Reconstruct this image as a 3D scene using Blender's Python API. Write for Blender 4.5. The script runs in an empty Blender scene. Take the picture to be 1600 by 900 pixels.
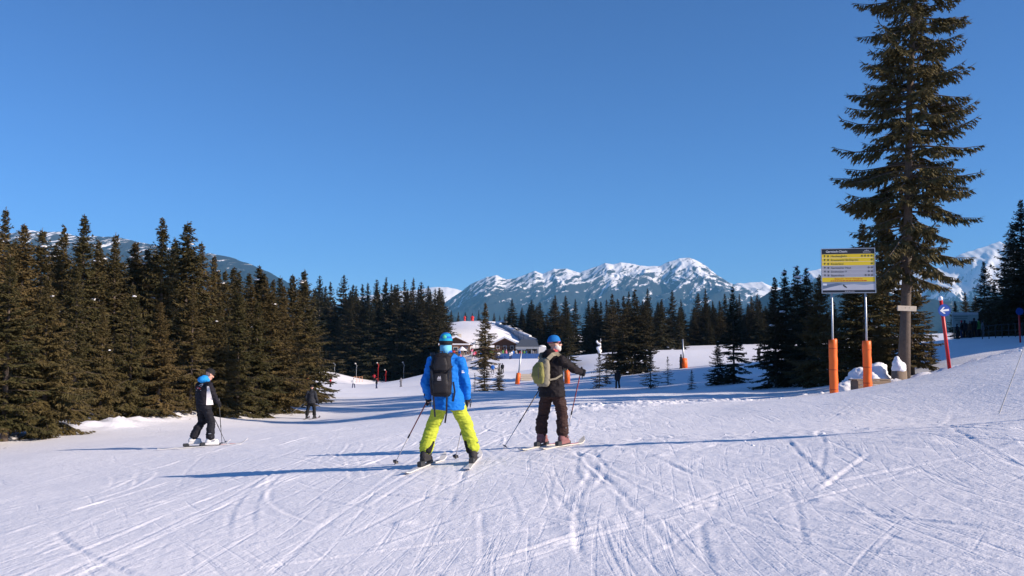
import bpy, bmesh, math, random
import numpy as np
from mathutils import Vector, Matrix, Quaternion, noise as mnoise
from mathutils.bvhtree import BVHTree

# ------------------------------------------------------------------ camera, sky, sun, exposure
scene = bpy.context.scene
COL = scene.collection
FPX = 1330.0                      # focal length in photograph pixels (1600 wide)
PITCH = math.atan(80.0 / FPX)     # horizon sits 80 px under the middle
CAMZ = 1.65
cam_data = bpy.data.cameras.new('camera'); cam = bpy.data.objects.new('camera', cam_data); COL.objects.link(cam)
cam.location = (0, 0, CAMZ); cam.rotation_euler = (math.pi / 2 + PITCH, 0, 0)
cam_data.sensor_width = 36.0; cam_data.lens = 36.0 * FPX / 1600.0
cam_data.clip_start = 0.1; cam_data.clip_end = 60000
scene.camera = cam

SUN_EL = math.radians(25.0)
SUN_AZ = math.radians(19.0)       # how far behind the camera's right-hand side
SDIR = Vector((math.cos(SUN_AZ) * math.cos(SUN_EL), -math.sin(SUN_AZ) * math.cos(SUN_EL), math.sin(SUN_EL)))
world = bpy.data.worlds.new('World'); scene.world = world; world.use_nodes = True
wn = world.node_tree.nodes; wl = world.node_tree.links
wn.clear()
sky = wn.new('ShaderNodeTexSky'); sky.sky_type = 'NISHITA'; sky.sun_disc = False
sky.sun_elevation = SUN_EL; sky.sun_rotation = math.atan2(SDIR.x, SDIR.y)
sky.altitude = 2500; sky.air_density = 1.0; sky.dust_density = 0.15; sky.ozone_density = 10.0
bg = wn.new('ShaderNodeBackground'); bg.inputs['Strength'].default_value = 0.092
wo = wn.new('ShaderNodeOutputWorld')
wl.new(sky.outputs[0], bg.inputs[0]); wl.new(bg.outputs[0], wo.inputs[0])
sun_data = bpy.data.lights.new('sun', 'SUN'); sun_data.energy = 4.5; sun_data.angle = math.radians(0.53)
sun_data.color = (1.0, 0.85, 0.71)
sun = bpy.data.objects.new('sun', sun_data); COL.objects.link(sun)
sun.rotation_euler = SDIR.to_track_quat('Z', 'Y').to_euler(); sun.location = (40, -10, 40)
scene.view_settings.view_transform = 'Standard'; scene.view_settings.look = 'None'
scene.view_settings.gamma = 1.0; scene.view_settings.use_curve_mapping = False
scene.view_settings.exposure = 0.74
scene.cycles.volume_bounces = 0
scene.cycles.max_bounces = 6

R = random.Random(7)

def pix(px, py, Y):
    """world point on the ray through a photograph pixel, at forward distance Y"""
    u = (px - 800) / FPX; v = (450 - py) / FPX
    fw = math.cos(PITCH) - v * math.sin(PITCH); up = math.sin(PITCH) + v * math.cos(PITCH)
    return Vector((Y * u / fw, Y, CAMZ + Y * up / fw))

# ------------------------------------------------------------------ noise (numpy)
_rs = np.random.RandomState(3)
_perm = np.concatenate([_rs.permutation(512)] * 3)
_ang = _rs.rand(512) * 2 * np.pi
_gx, _gy = np.cos(_ang), np.sin(_ang)
def pn(x, y):
    xi = np.floor(x).astype(int); yi = np.floor(y).astype(int)
    xf = x - xi; yf = y - yi
    def g(ix, iy, dx, dy):
        h = _perm[(ix & 511) + _perm[iy & 511]] & 511
        return _gx[h] * dx + _gy[h] * dy
    u = xf * xf * xf * (xf * (xf * 6 - 15) + 10); v = yf * yf * yf * (yf * (yf * 6 - 15) + 10)
    a = g(xi, yi, xf, yf); b = g(xi + 1, yi, xf - 1, yf)
    c = g(xi, yi + 1, xf, yf - 1); d = g(xi + 1, yi + 1, xf - 1, yf - 1)
    return (a + (b - a) * u) * (1 - v) + (c + (d - c) * u) * v
def fbm(x, y, o=4, g=0.5):
    s = 0; a = 1.0
    for k in range(o):
        s = s + a * pn(x * 2 ** k + 17.3 * k, y * 2 ** k + 5.1 * k); a *= g
    return s
def ridged(x, y, o=4, g=0.5):
    s = 0; a = 1.0
    for k in range(o):
        s = s + a * (1 - 2 * np.abs(pn(x * 2 ** k + 31.7 * k, y * 2 ** k + 9.9 * k))); a *= g
    return s
def sstep(a, b, x):
    t = np.clip((x - a) / (b - a), 0, 1); return t * t * (3 - 2 * t)

# ------------------------------------------------------------------ materials
def new_mat(name):
    m = bpy.data.materials.new(name); m.use_nodes = True
    nt = m.node_tree; b = nt.nodes['Principled BSDF']
    return m, nt, b
def mat(name, col, rough=0.6, var=0.12, scale=8.0, bump=0.0, bscale=60.0, metal=0.0, spec=None, sheen=0.0):
    """plain procedural material: base colour broken up by noise, optional fine relief"""
    m, nt, b = new_mat(name); N = nt.nodes; L = nt.links
    tc = N.new('ShaderNodeTexCoord'); nz = N.new('ShaderNodeTexNoise'); nz.inputs['Scale'].default_value = scale; nz.inputs['Detail'].default_value = 4
    L.new(tc.outputs['Object'], nz.inputs['Vector'])
    mx = N.new('ShaderNodeMix'); mx.data_type = 'RGBA'
    mx.inputs['A'].default_value = tuple(c * (1 - var) for c in col) + (1,)
    mx.inputs['B'].default_value = tuple(min(1, c * (1 + var)) for c in col) + (1,)
    L.new(nz.outputs['Fac'], mx.inputs['Factor']); L.new(mx.outputs['Result'], b.inputs['Base Color'])
    b.inputs['Roughness'].default_value = rough; b.inputs['Metallic'].default_value = metal
    if spec is not None: b.inputs['Specular IOR Level'].default_value = spec
    if sheen: b.inputs['Sheen Weight'].default_value = sheen
    if bump:
        n2 = N.new('ShaderNodeTexNoise'); n2.inputs['Scale'].default_value = bscale; n2.inputs['Detail'].default_value = 3
        L.new(tc.outputs['Object'], n2.inputs['Vector'])
        bp = N.new('ShaderNodeBump'); bp.inputs['Strength'].default_value = bump; bp.inputs['Distance'].default_value = 0.01
        L.new(n2.outputs['Fac'], bp.inputs['Height']); L.new(bp.outputs['Normal'], b.inputs['Normal'])
    return m

def snow_ground():
    m, nt, b = new_mat('piste_snow'); N = nt.nodes; L = nt.links
    tc = N.new('ShaderNodeTexCoord')
    n1 = N.new('ShaderNodeTexNoise'); n1.inputs['Scale'].default_value = 0.7; n1.inputs['Detail'].default_value = 6
    mp = N.new('ShaderNodeMapping'); mp.inputs['Scale'].default_value = (1.0, 0.35, 1.0); mp.inputs['Rotation'].default_value = (0, 0, 0.12)
    L.new(tc.outputs['Object'], mp.inputs['Vector']); L.new(mp.outputs[0], n1.inputs['Vector'])
    mx = N.new('ShaderNodeMix'); mx.data_type = 'RGBA'
    mx.inputs['A'].default_value = (0.80, 0.80, 0.84, 1); mx.inputs['B'].default_value = (0.90, 0.89, 0.92, 1)
    L.new(n1.outputs['Fac'], mx.inputs['Factor']); L.new(mx.outputs['Result'], b.inputs['Base Color'])
    b.inputs['Roughness'].default_value = 0.55; b.inputs['Specular IOR Level'].default_value = 0.25
    # fine relief: thin ski scrapes in several directions, then crumbs and grain
    wn_ = N.new('ShaderNodeTexNoise'); wn_.inputs['Scale'].default_value = 0.14; wn_.inputs['Detail'].default_value = 0; L.new(tc.outputs['Object'], wn_.inputs['Vector'])
    wv = N.new('ShaderNodeVectorMath'); wv.operation = 'MULTIPLY_ADD'; wv.inputs[1].default_value = (1.5, 1.5, 0); L.new(wn_.outputs['Color'], wv.inputs[0]); L.new(tc.outputs['Object'], wv.inputs[2])
    prev = None
    for rz, sx, sy, lo, dist, off in ((0.04, 7.0, 0.22, .60, .030, 0), (-0.55, 6.0, 0.30, .63, .030, 11), (0.75, 6.5, 0.28, .64, .028, 23), (0.16, 16.0, 0.5, .56, .014, 37), (-1.05, 9.0, 0.45, .64, .022, 51)):
        mp2 = N.new('ShaderNodeMapping'); mp2.inputs['Rotation'].default_value = (0, 0, rz); mp2.inputs['Location'].default_value = (off, off * .7, 0)
        L.new(wv.outputs[0], mp2.inputs['Vector'])
        mp3 = N.new('ShaderNodeMapping'); mp3.inputs['Scale'].default_value = (sx, sy, 0.0); L.new(mp2.outputs[0], mp3.inputs['Vector'])
        n2 = N.new('ShaderNodeTexNoise'); n2.inputs['Scale'].default_value = 1.0; n2.inputs['Detail'].default_value = 2.5; n2.inputs['Roughness'].default_value = 0.6
        L.new(mp3.outputs[0], n2.inputs['Vector'])
        mr = N.new('ShaderNodeMapRange'); mr.inputs['From Min'].default_value = lo; mr.inputs['From Max'].default_value = lo + .09; L.new(n2.outputs['Fac'], mr.inputs['Value'])
        b1 = N.new('ShaderNodeBump'); b1.invert = True; b1.inputs['Strength'].default_value = 0.17; b1.inputs['Distance'].default_value = dist
        L.new(mr.outputs[0], b1.inputs['Height'])
        if prev is not None: L.new(prev, b1.inputs['Normal'])
        prev = b1.outputs['Normal']
    for sc, lo, st, dist in ((5.0, .45, .42, .03), (19.0, .40, .32, .014), (60.0, .0, .25, .006)):
        n3 = N.new('ShaderNodeTexNoise'); n3.inputs['Scale'].default_value = sc; n3.inputs['Detail'].default_value = 4; n3.inputs['Roughness'].default_value = 0.65
        L.new(tc.outputs['Object'], n3.inputs['Vector'])
        mr = N.new('ShaderNodeMapRange'); mr.inputs['From Min'].default_value = lo; mr.inputs['From Max'].default_value = 1.0; L.new(n3.outputs['Fac'], mr.inputs['Value'])
        b2 = N.new('ShaderNodeBump'); b2.inputs['Strength'].default_value = st; b2.inputs['Distance'].default_value = dist
        L.new(mr.outputs[0], b2.inputs['Height']); L.new(prev, b2.inputs['Normal']); prev = b2.outputs['Normal']
    L.new(prev, b.inputs['Normal'])
    return m

def mountain_mat(name, z0, z1, snow=0.5, scale=0.004, dark=(0.011, 0.021, 0.026), rock=(0.045, 0.05, 0.058)):
    m, nt, b = new_mat(name); N = nt.nodes; L = nt.links
    ge = N.new('ShaderNodeNewGeometry'); sep = N.new('ShaderNodeSeparateXYZ'); L.new(ge.outputs['Position'], sep.inputs[0])
    alt = N.new('ShaderNodeMapRange'); alt.inputs['From Min'].default_value = z0; alt.inputs['From Max'].default_value = z1
    L.new(sep.outputs['Z'], alt.inputs['Value'])
    nz = N.new('ShaderNodeTexNoise'); nz.inputs['Scale'].default_value = scale; nz.inputs['Detail'].default_value = 9; nz.inputs['Roughness'].default_value = 0.68
    mp0 = N.new('ShaderNodeMapping'); mp0.inputs['Rotation'].default_value = (0, 0, 0.54); L.new(ge.outputs['Position'], mp0.inputs['Vector'])
    mp = N.new('ShaderNodeMapping'); mp.inputs['Scale'].default_value = (2.0, 0.42, 0.9); L.new(mp0.outputs[0], mp.inputs['Vector']); L.new(mp.outputs[0], nz.inputs['Vector'])
    nn = N.new('ShaderNodeSeparateXYZ'); L.new(ge.outputs['Normal'], nn.inputs[0])
    # coverage = altitude + noise + a little slope
    a1 = N.new('ShaderNodeMath'); a1.operation = 'MULTIPLY_ADD'; a1.inputs[1].default_value = 3.4; a1.inputs[2].default_value = -1.7
    L.new(nz.outputs['Fac'], a1.inputs[0])
    a2 = N.new('ShaderNodeMath'); a2.operation = 'ADD'; L.new(a1.outputs[0], a2.inputs[0]); L.new(alt.outputs[0], a2.inputs[1])
    a3 = N.new('ShaderNodeMath'); a3.operation = 'MULTIPLY_ADD'; a3.inputs[1].default_value = 0.7; a3.inputs[2].default_value = snow - 0.5 - 0.55
    L.new(nn.outputs['Z'], a3.inputs[0])
    a4 = N.new('ShaderNodeMath'); a4.operation = 'ADD'; L.new(a2.outputs[0], a4.inputs[0]); L.new(a3.outputs[0], a4.inputs[1])
    rp = N.new('ShaderNodeMapRange'); rp.inputs['From Min'].default_value = 0.42; rp.inputs['From Max'].default_value = 0.62; L.new(a4.outputs[0], rp.inputs['Value'])
    mr = N.new('ShaderNodeMix'); mr.data_type = 'RGBA'; mr.inputs['A'].default_value = dark + (1,); mr.inputs['B'].default_value = rock + (1,)
    L.new(alt.outputs[0], mr.inputs['Factor'])
    mx = N.new('ShaderNodeMix'); mx.data_type = 'RGBA'; mx.inputs['B'].default_value = (0.86, 0.86, 0.88, 1)
    L.new(rp.outputs[0], mx.inputs['Factor']); L.new(mr.outputs['Result'], mx.inputs['A']); L.new(mx.outputs['Result'], b.inputs['Base Color'])
    b.inputs['Roughness'].default_value = 0.9; b.inputs['Specular IOR Level'].default_value = 0.05
    return m

def foliage_mat(name, ca, cb):
    """needles: a per-branch tint stored on the mesh plus a per-tree shift"""
    m, nt, b = new_mat(name); N = nt.nodes; L = nt.links
    at = N.new('ShaderNodeAttribute'); at.attribute_name = 'tint'
    oi = N.new('ShaderNodeObjectInfo')
    ad = N.new('ShaderNodeMath'); ad.operation = 'MULTIPLY_ADD'; ad.inputs[1].default_value = 0.48
    ad2 = N.new('ShaderNodeMath'); ad2.operation = 'MULTIPLY'; ad2.inputs[1].default_value = 0.6
    L.new(oi.outputs['Random'], ad2.inputs[0]); L.new(at.outputs['Fac'], ad.inputs[0]); L.new(ad2.outputs[0], ad.inputs[2])
    mx = N.new('ShaderNodeMix'); mx.data_type = 'RGBA'; mx.inputs['A'].default_value = ca + (1,); mx.inputs['B'].default_value = cb + (1,)
    L.new(ad.outputs[0], mx.inputs['Factor']); L.new(mx.outputs['Result'], b.inputs['Base Color'])
    b.inputs['Roughness'].default_value = 0.75; b.inputs['Specular IOR Level'].default_value = 0.15
    return m

M = {}
M['ground'] = snow_ground()
M['snow'] = mat('packed_snow', (0.86, 0.86, 0.89), 0.6, 0.04, 3, 0.5, 14)
M['needle_olive'] = foliage_mat('needles_olive', (0.040, 0.042, 0.016), (0.118, 0.082, 0.032))
M['needle_dark'] = foliage_mat('needles_dark', (0.022, 0.027, 0.014), (0.075, 0.058, 0.028))
M['needle_hero'] = foliage_mat('needles_big_tree', (0.040, 0.044, 0.018), (0.145, 0.108, 0.044))
M['bark'] = mat('spruce_bark', (0.105, 0.08, 0.064), 0.9, 0.45, 9, 0.9, 22)
M['bark_dark'] = mat('spruce_bark_dark', (0.085, 0.068, 0.055), 0.9, 0.35, 9)
M['orange'] = mat('orange_pad_vinyl', (0.90, 0.15, 0.012), 0.5, 0.08, 4, 0.15, 18)
M['steel'] = mat('galvanised_steel', (0.42, 0.44, 0.47), 0.42, 0.12, 12, metal=0.75)
M['wood'] = mat('weathered_wood', (0.20, 0.15, 0.11), 0.85, 0.3, 7, 0.4, 40)
M['wood_pale'] = mat('pale_board', (0.50, 0.44, 0.36), 0.8, 0.2, 9, 0.3, 40)
M['wood_brown'] = mat('chalet_timber', (0.17, 0.075, 0.04), 0.8, 0.25, 3, 0.2, 20)
M['plaster'] = mat('cream_plaster', (0.58, 0.52, 0.44), 0.85, 0.08, 2)
M['glass'] = mat('window_glass', (0.03, 0.04, 0.06), 0.12, 0.2, 2)
M['dark'] = mat('dark_metal', (0.03, 0.032, 0.036), 0.55, 0.2, 10)
M['red'] = mat('red_paint', (0.60, 0.02, 0.02), 0.42, 0.1, 6)
M['sign_blue'] = mat('sign_blue', (0.015, 0.075, 0.36), 0.4, 0.06, 8)
M['white'] = mat('white_paint', (0.80, 0.80, 0.80), 0.5, 0.05, 8)
M['black'] = mat('black_print', (0.012, 0.012, 0.016), 0.45, 0.1, 8)
M['yellow'] = mat('sign_yellow', (0.86, 0.60, 0.015), 0.45, 0.05, 6)
M['grey'] = mat('sign_grey', (0.42, 0.41, 0.44), 0.45, 0.05, 6)
M['ink'] = mat('sign_ink', (0.045, 0.045, 0.04), 0.5, 0.1, 8)
M['blue_banner'] = mat('blue_banner', (0.03, 0.10, 0.30), 0.6, 0.15, 2)  # shade on the terrace wall, put into the colour
M['roof_dark'] = mat('dark_roof_sheet', (0.07, 0.08, 0.095), 0.6, 0.2, 2)
M['grey_panel'] = mat('grey_panel', (0.32, 0.34, 0.37), 0.5, 0.12, 2)
M['bamboo'] = mat('pale_pole', (0.62, 0.58, 0.52), 0.5, 0.1, 20)
M['skin'] = mat('skin', (0.55, 0.30, 0.22), 0.55, 0.1, 20)

# ------------------------------------------------------------------ object helpers
def link(name, me, m, parent=None, smooth=False):
    if m is not None:
        for mm in (m if isinstance(m, (list, tuple)) else [m]): me.materials.append(mm)
    if smooth: me.polygons.foreach_set('use_smooth', [True] * len(me.polygons))
    o = bpy.data.objects.new(name, me); COL.objects.link(o)
    if parent is not None: o.parent = parent
    return o
def empty(name, loc=(0, 0, 0), rz=0.0, label=None, cat=None, group=None):
    o = bpy.data.objects.new(name, None); COL.objects.link(o)
    o.location = loc; o.rotation_euler = (0, 0, rz); o.empty_display_size = 0.2
    return tag(o, label, cat, group)
def tag(o, label=None, cat=None, group=None, kind=None):
    if label: o['label'] = label
    if cat: o['category'] = cat
    if group: o['group'] = group
    if kind: o['kind'] = kind
    return o
def copy_tree(o, parent=None):
    c = o.copy(); COL.objects.link(c); c.parent = parent
    for ch in list(o.children): copy_tree(ch, c)
    return c

WORK = bpy.data.scenes.new('workbench')          # scratch scene, removed at the end
def evaluated_mesh(o):
    vl = WORK.view_layers[0]; vl.update(); dg = vl.depsgraph; dg.update()
    return bpy.data.meshes.new_from_object(o.evaluated_get(dg))
class MB:
    """mesh builder: collects shapes, links them as one mesh object"""
    def __init__(s): s.v = []; s.f = []; s.mi = []
    def add(s, vs, fs, mi=0):
        n = len(s.v); s.v += [tuple(v) for v in vs]; s.f += [tuple(i + n for i in f) for f in fs]; s.mi += [mi] * len(fs); return s
    def box(s, c, d, rot=None, mi=0, bevel=0.0):
        cx, cy, cz = c; dx, dy, dz = d[0] / 2, d[1] / 2, d[2] / 2
        if bevel:
            b = min(bevel, dx * .9, dy * .9, dz * .9); bm = bmesh.new(); bmesh.ops.create_cube(bm, size=1)
            for v in bm.verts: v.co = Vector((v.co.x * 2 * dx, v.co.y * 2 * dy, v.co.z * 2 * dz))
            bmesh.ops.bevel(bm, geom=bm.edges[:], offset=b, segments=1, affect='EDGES')
            vs = [v.co.copy() for v in bm.verts]; fs = [[v.index for v in f.verts] for f in bm.faces]; bm.free()
        else:
            vs = [Vector((x, y, z)) for x in (-dx, dx) for y in (-dy, dy) for z in (-dz, dz)]
            fs = [(0, 1, 3, 2), (4, 6, 7, 5), (0, 4, 5, 1), (2, 3, 7, 6), (0, 2, 6, 4), (1, 5, 7, 3)]
        if rot is not None: vs = [rot @ v for v in vs]
        return s.add([(v[0] + cx, v[1] + cy, v[2] + cz) for v in vs], fs, mi)
    def tube(s, pts, rad, n=8, mi=0, cap=True):
        pts = [Vector(p) for p in pts]
        if not isinstance(rad, (list, tuple)): rad = [rad] * len(pts)
        vs = []; fs = []; ref = None
        for i, p in enumerate(pts):
            t = (pts[min(i + 1, len(pts) - 1)] - pts[max(i - 1, 0)]).normalized()
            if ref is None: ref = Vector((1, 0, 0)) if abs(t.x) < .8 else Vector((0, 1, 0))
            a = (ref - t * ref.dot(t)).normalized(); b = t.cross(a); ref = a
            for k in range(n):
                q = 2 * math.pi * k / n; vs.append(p + (a * math.cos(q) + b * math.sin(q)) * rad[i])
        for i in range(len(pts) - 1):
            for k in range(n):
                k2 = (k + 1) % n; fs.append((i * n + k, i * n + k2, (i + 1) * n + k2, (i + 1) * n + k))
        if cap: fs.append(tuple(range(n - 1, -1, -1))); fs.append(tuple(range((len(pts) - 1) * n, len(pts) * n)))
        return s.add(vs, fs, mi)
    def capsule(s, p0, p1, r0, r1, n=12, mi=0):
        p0 = Vector(p0); p1 = Vector(p1); d = (p1 - p0); L = max(d.length, 1e-5); d /= L
        pts = []; rr = []
        for k in (-80, -50, -20): q = math.radians(k); pts.append(p0 + d * r0 * math.sin(q)); rr.append(r0 * math.cos(q))
        for k in (20, 50, 80): q = math.radians(k); pts.append(p1 + d * r1 * math.sin(q)); rr.append(r1 * math.cos(q))
        return s.tube(pts, rr, n, mi)
    def limb(s, pts, rad, n=12):
        for i in range(len(pts) - 1): s.capsule(pts[i], pts[i + 1], rad[i], rad[i + 1], n)
        return s
    def ell(s, c, r, rot=None, nu=14, nv=10, mi=0):
        vs = []; fs = []; c = Vector(c)
        for j in range(nv + 1):
            ph = -math.pi / 2 + math.pi * j / nv
            ph = max(min(ph, math.pi / 2 - .05), -math.pi / 2 + .05)
            for i in range(nu):
                th = 2 * math.pi * i / nu
                v = Vector((r[0] * math.cos(ph) * math.cos(th), r[1] * math.cos(ph) * math.sin(th), r[2] * math.sin(ph)))
                if rot is not None: v = rot @ v
                vs.append(c + v)
        for j in range(nv):
            for i in range(nu):
                i2 = (i + 1) % nu; fs.append((j * nu + i, j * nu + i2, (j + 1) * nu + i2, (j + 1) * nu + i))
        fs.append(tuple(range(nu - 1, -1, -1))); fs.append(tuple(range(nv * nu, nv * nu + nu)))
        return s.add(vs, fs, mi)
    def loft(s, secs, yaw=0.0, n=18, sq=2.0, mi=0):
        """secs: (centre, half width along right, half depth along forward); superellipse sections"""
        vs = []; fs = []; cy, sy = math.cos(yaw), math.sin(yaw)
        for c, a, b in secs:
            for k in range(n):
                q = 2 * math.pi * k / n; cc, ss = math.cos(q), math.sin(q)
                u = a * math.copysign(abs(cc) ** (2 / sq), cc); w = b * math.copysign(abs(ss) ** (2 / sq), ss)
                vs.append((c[0] + u * cy + w * sy, c[1] - u * sy + w * cy, c[2]))
        for i in range(len(secs) - 1):
            for k in range(n):
                k2 = (k + 1) % n; fs.append((i * n + k, i * n + k2, (i + 1) * n + k2, (i + 1) * n + k))
        fs.append(tuple(range(n - 1, -1, -1))); fs.append(tuple(range((len(secs) - 1) * n, len(secs) * n)))
        return s.add(vs, fs, mi)
    def mesh(s, name):
        me = bpy.data.meshes.new(name); me.from_pydata(s.v, [], s.f)
        if any(s.mi): me.polygons.foreach_set('material_index', s.mi)
        me.update(); return me
    def build(s, name, m, parent=None, smooth=False): return link(name, s.mesh(name), m, parent, smooth)
    def fused(s, name, m, parent=None, voxel=0.012, smooth_it=4, disp=None):
        """all shapes grown together into one continuous skin"""
        tmp = bpy.data.objects.new('tmp', s.mesh('tmp')); WORK.collection.objects.link(tmp)
        md = tmp.modifiers.new('r', 'REMESH'); md.mode = 'VOXEL'; md.voxel_size = voxel
        if smooth_it:
            ms = tmp.modifiers.new('s', 'SMOOTH'); ms.factor = 0.5; ms.iterations = smooth_it
        me = evaluated_mesh(tmp); me.name = name
        old = tmp.data; bpy.data.objects.remove(tmp); bpy.data.meshes.remove(old)
        if disp:
            n = len(me.vertices); co = np.empty(n * 3, np.float32); me.vertices.foreach_get('co', co); co = co.reshape(n, 3)
            nr = np.empty(n * 3, np.float32); me.vertex_normals.foreach_get('vector', nr); nr = nr.reshape(n, 3)
            dv = np.array([disp(Vector(c)) for c in co.tolist()], np.float32)
            me.vertices.foreach_set('co', (co + nr * dv[:, None]).ravel())
        me.update()
        return link(name, me, m, parent, True)

def folds(amp, sc=(7, 7, 14), seed=0):
    off = Vector((seed * 3.1, seed * 1.7, seed * 5.3))
    def d(co):
        p = Vector((co.x * sc[0], co.y * sc[1], co.z * sc[2])) + off
        a = mnoise.noise(p); b = mnoise.noise(p * 1.9 + off)
        return amp * (0.7 * a + 0.9 * (0.25 - abs(b)) + 0.25 * mnoise.noise(p * 4.3))
    return d
def yawrot(a): return Matrix.Rotation(-a, 3, 'Z')     # a clockwise from +Y seen from above

# ------------------------------------------------------------------ ground: one snow sheet through measured points
GC = []
for px_, py_, Y_ in [(700, 729, 12), (862, 698, 13.9), (318, 698, 20), (486, 655, 46), (0, 692, 25), (130, 660, 31), (0, 760, 14), (0, 900, 7), (800, 896, 6), (1600, 900, 4.5),
    (1600, 750, 7), (1600, 662, 10.5), (1600, 600, 17), (1600, 547, 24), (1484, 580, 27), (1412, 594, 31), (1303, 627, 28), (1356, 616, 28.5), (1562, 646, 15), (1100, 660, 19),
    (1100, 628, 28), (900, 640, 26), (640, 642, 40), (700, 614, 75), (600, 625, 75), (965, 607, 80), (1140, 600, 70), (1100, 612, 45), (1250, 607, 48), (1185, 562, 116),
    (808, 600, 110), (770, 612, 85), (1068, 575, 105), (990, 585, 100), (890, 565, 140), (1000, 545, 180), (1290, 545, 150), (1100, 541, 260), (1250, 541, 240), (712, 557, 197), (850, 559, 190), (780, 557, 197), (712, 574, 168), (780, 575, 168), (850, 578, 163),
    (690, 530, 232), (740, 512, 245), (775, 512, 245), (810, 528, 240), (845, 545, 235), (690, 512, 255), (706, 506, 258), (722, 502, 262), (740, 502, 262), (757, 502, 262), (775, 503, 262), (792, 511, 258), (810, 521, 255), (850, 540, 250),
    (510, 588, 217), (690, 589, 215), (600, 590, 217), (515, 581, 200), (480, 604, 150), (590, 609, 190), (552, 599, 185), (640, 607, 190),
    (1510, 528, 75), (1600, 526, 75), (1560, 550, 36), (1520, 545, 46), (1480, 562, 38), (1330, 600, 40), (400, 640, 52), (450, 634, 56), (250, 648, 37),
    (590, 616, 130), (520, 613, 130), (640, 612, 130), (552, 605, 160), (470, 618, 95), (500, 615, 110), (600, 620, 100), (700, 604, 115), (700, 597, 150), (400, 668, 32), (486, 662, 38), (560, 660, 34), (640, 655, 32), (300, 672, 28), (560, 640, 54), (486, 641, 62), (740, 628, 50), (820, 624, 46), (740, 600, 120), (740, 586, 145), (850, 590, 138), (800, 588, 143)]:
    p = pix(px_, py_, Y_); GC.append((p.x, p.y, p.z))
GC += [(0, 0, 0), (-10, -12, -.6), (10, -12, 1.4), (-30, -5, -2.2), (-60, 30, -3.5), (-60, 80, -5), (-80, 150, -7), (-110, 220, -8), (-60, 220, -8), (28, 8, 2.4), (38, 28, 1.9), (60, 60, 3.0),
       (75, 110, 3.0), (80, 200, 2), (60, 280, 1), (0, 320, 2), (-60, 300, -6), (120, 0, 9), (-120, 20, -3), (150, 250, 3), (-150, 320, -6), (45, 50, 2.2), (30, 40, 1.6)]
GC = np.array(GC)
def _tps(r2): return 0.5 * r2 * np.log(r2 + 1e-9)
_n = len(GC); _S = 50.0
_P = GC[:, :2] / _S
_K = _tps(((_P[:, None] - _P[None]) ** 2).sum(-1)) + np.eye(_n) * 1e-7
_A = np.zeros((_n + 3, _n + 3)); _A[:_n, :_n] = _K; _A[:_n, _n] = 1; _A[:_n, _n + 1:] = _P; _A[_n:, :_n] = _A[:_n, _n:].T
_W = np.linalg.solve(_A, np.concatenate([GC[:, 2], [0, 0, 0]]))
def hbase(x, y):
    x = np.asarray(x, float); y = np.asarray(y, float); sh = x.shape; x = x.ravel(); y = y.ravel()
    cx = np.clip(x, -150, 150); cy = np.clip(y, -30, 330)
    out = _W[_n] + _W[_n + 1] * cx / _S + _W[_n + 2] * cy / _S
    if x.size < 64: out = out + _tps((cx[:, None] / _S - _P[None, :, 0]) ** 2 + (cy[:, None] / _S - _P[None, :, 1]) ** 2) @ _W[:_n]
    else:
      for i in range(_n): out += _W[i] * _tps((cx / _S - _P[i, 0]) ** 2 + (cy / _S - _P[i, 1]) ** 2)
    far = np.maximum(np.hypot(np.maximum(np.abs(x) - 150, 0), np.maximum(y - 330, 0)), 0)
    out -= 420 * (1 - np.exp(-far / 1500.0)) * sstep(0, 200, far)
    return out.reshape(sh)
def gz(x, y): return float(hbase(np.array([x]), np.array([y]))[0]) + float(soft(np.array([x]), np.array([y]))[0])
def soft(x, y):
    """rolls and dips that props must follow"""
    r = np.hypot(x, y)
    return 0.05 * fbm(x * 0.22, y * 0.22, 3) * sstep(2, 12, r) * (1 - sstep(300, 400, r))

def axis(lo, hi, dlo, mid_lo, mid_hi, d, grow):
    a = list(np.arange(mid_lo, mid_hi, d)); s = d; x = a[-1]
    while x < hi: s *= grow; x += s; a.append(x)
    s = d; x = a[0]; b = []
    while x > lo: s *= grow; x -= s; b.append(x)
    return np.array(b[::-1] + a)
gx_ = axis(-9500, 9500, 0, -6.0, 7.0, 0.026, 1.034)
ys = []; y_ = 4.2
while y_ < 60: ys.append(y_); y_ += max(0.022, 0.0046 * y_)
while y_ < 9900: ys.append(y_); y_ *= 1.016 if y_ < 320 else 1.07
yb = []; y_ = 4.2; s_ = 0.04
while y_ > -400: s_ *= 1.12; y_ -= s_; yb.append(y_)
gy_ = np.array(yb[::-1] + ys)
GX, GY = np.meshgrid(gx_, gy_)
GZ = hbase(GX, GY) + soft(GX, GY)
near = 1 - sstep(45, 70, np.hypot(GX, GY))
# churned surface
chop = 0.011 * fbm(GX * 1.7 + 0.4 * GY, GY * 0.9, 4, 0.6) + 0.010 * np.maximum(0, ridged(GX * 2.6, GY * 1.5, 3) - 0.75)
patch = sstep(-0.1, 0.35, fbm(GX * 0.25 + 9, GY * 0.25, 2)) * 0.8 + 0.35
right = 0.45 + 0.75 * sstep(-3, 2, GX)
GZ += near * chop * patch * right
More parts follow.
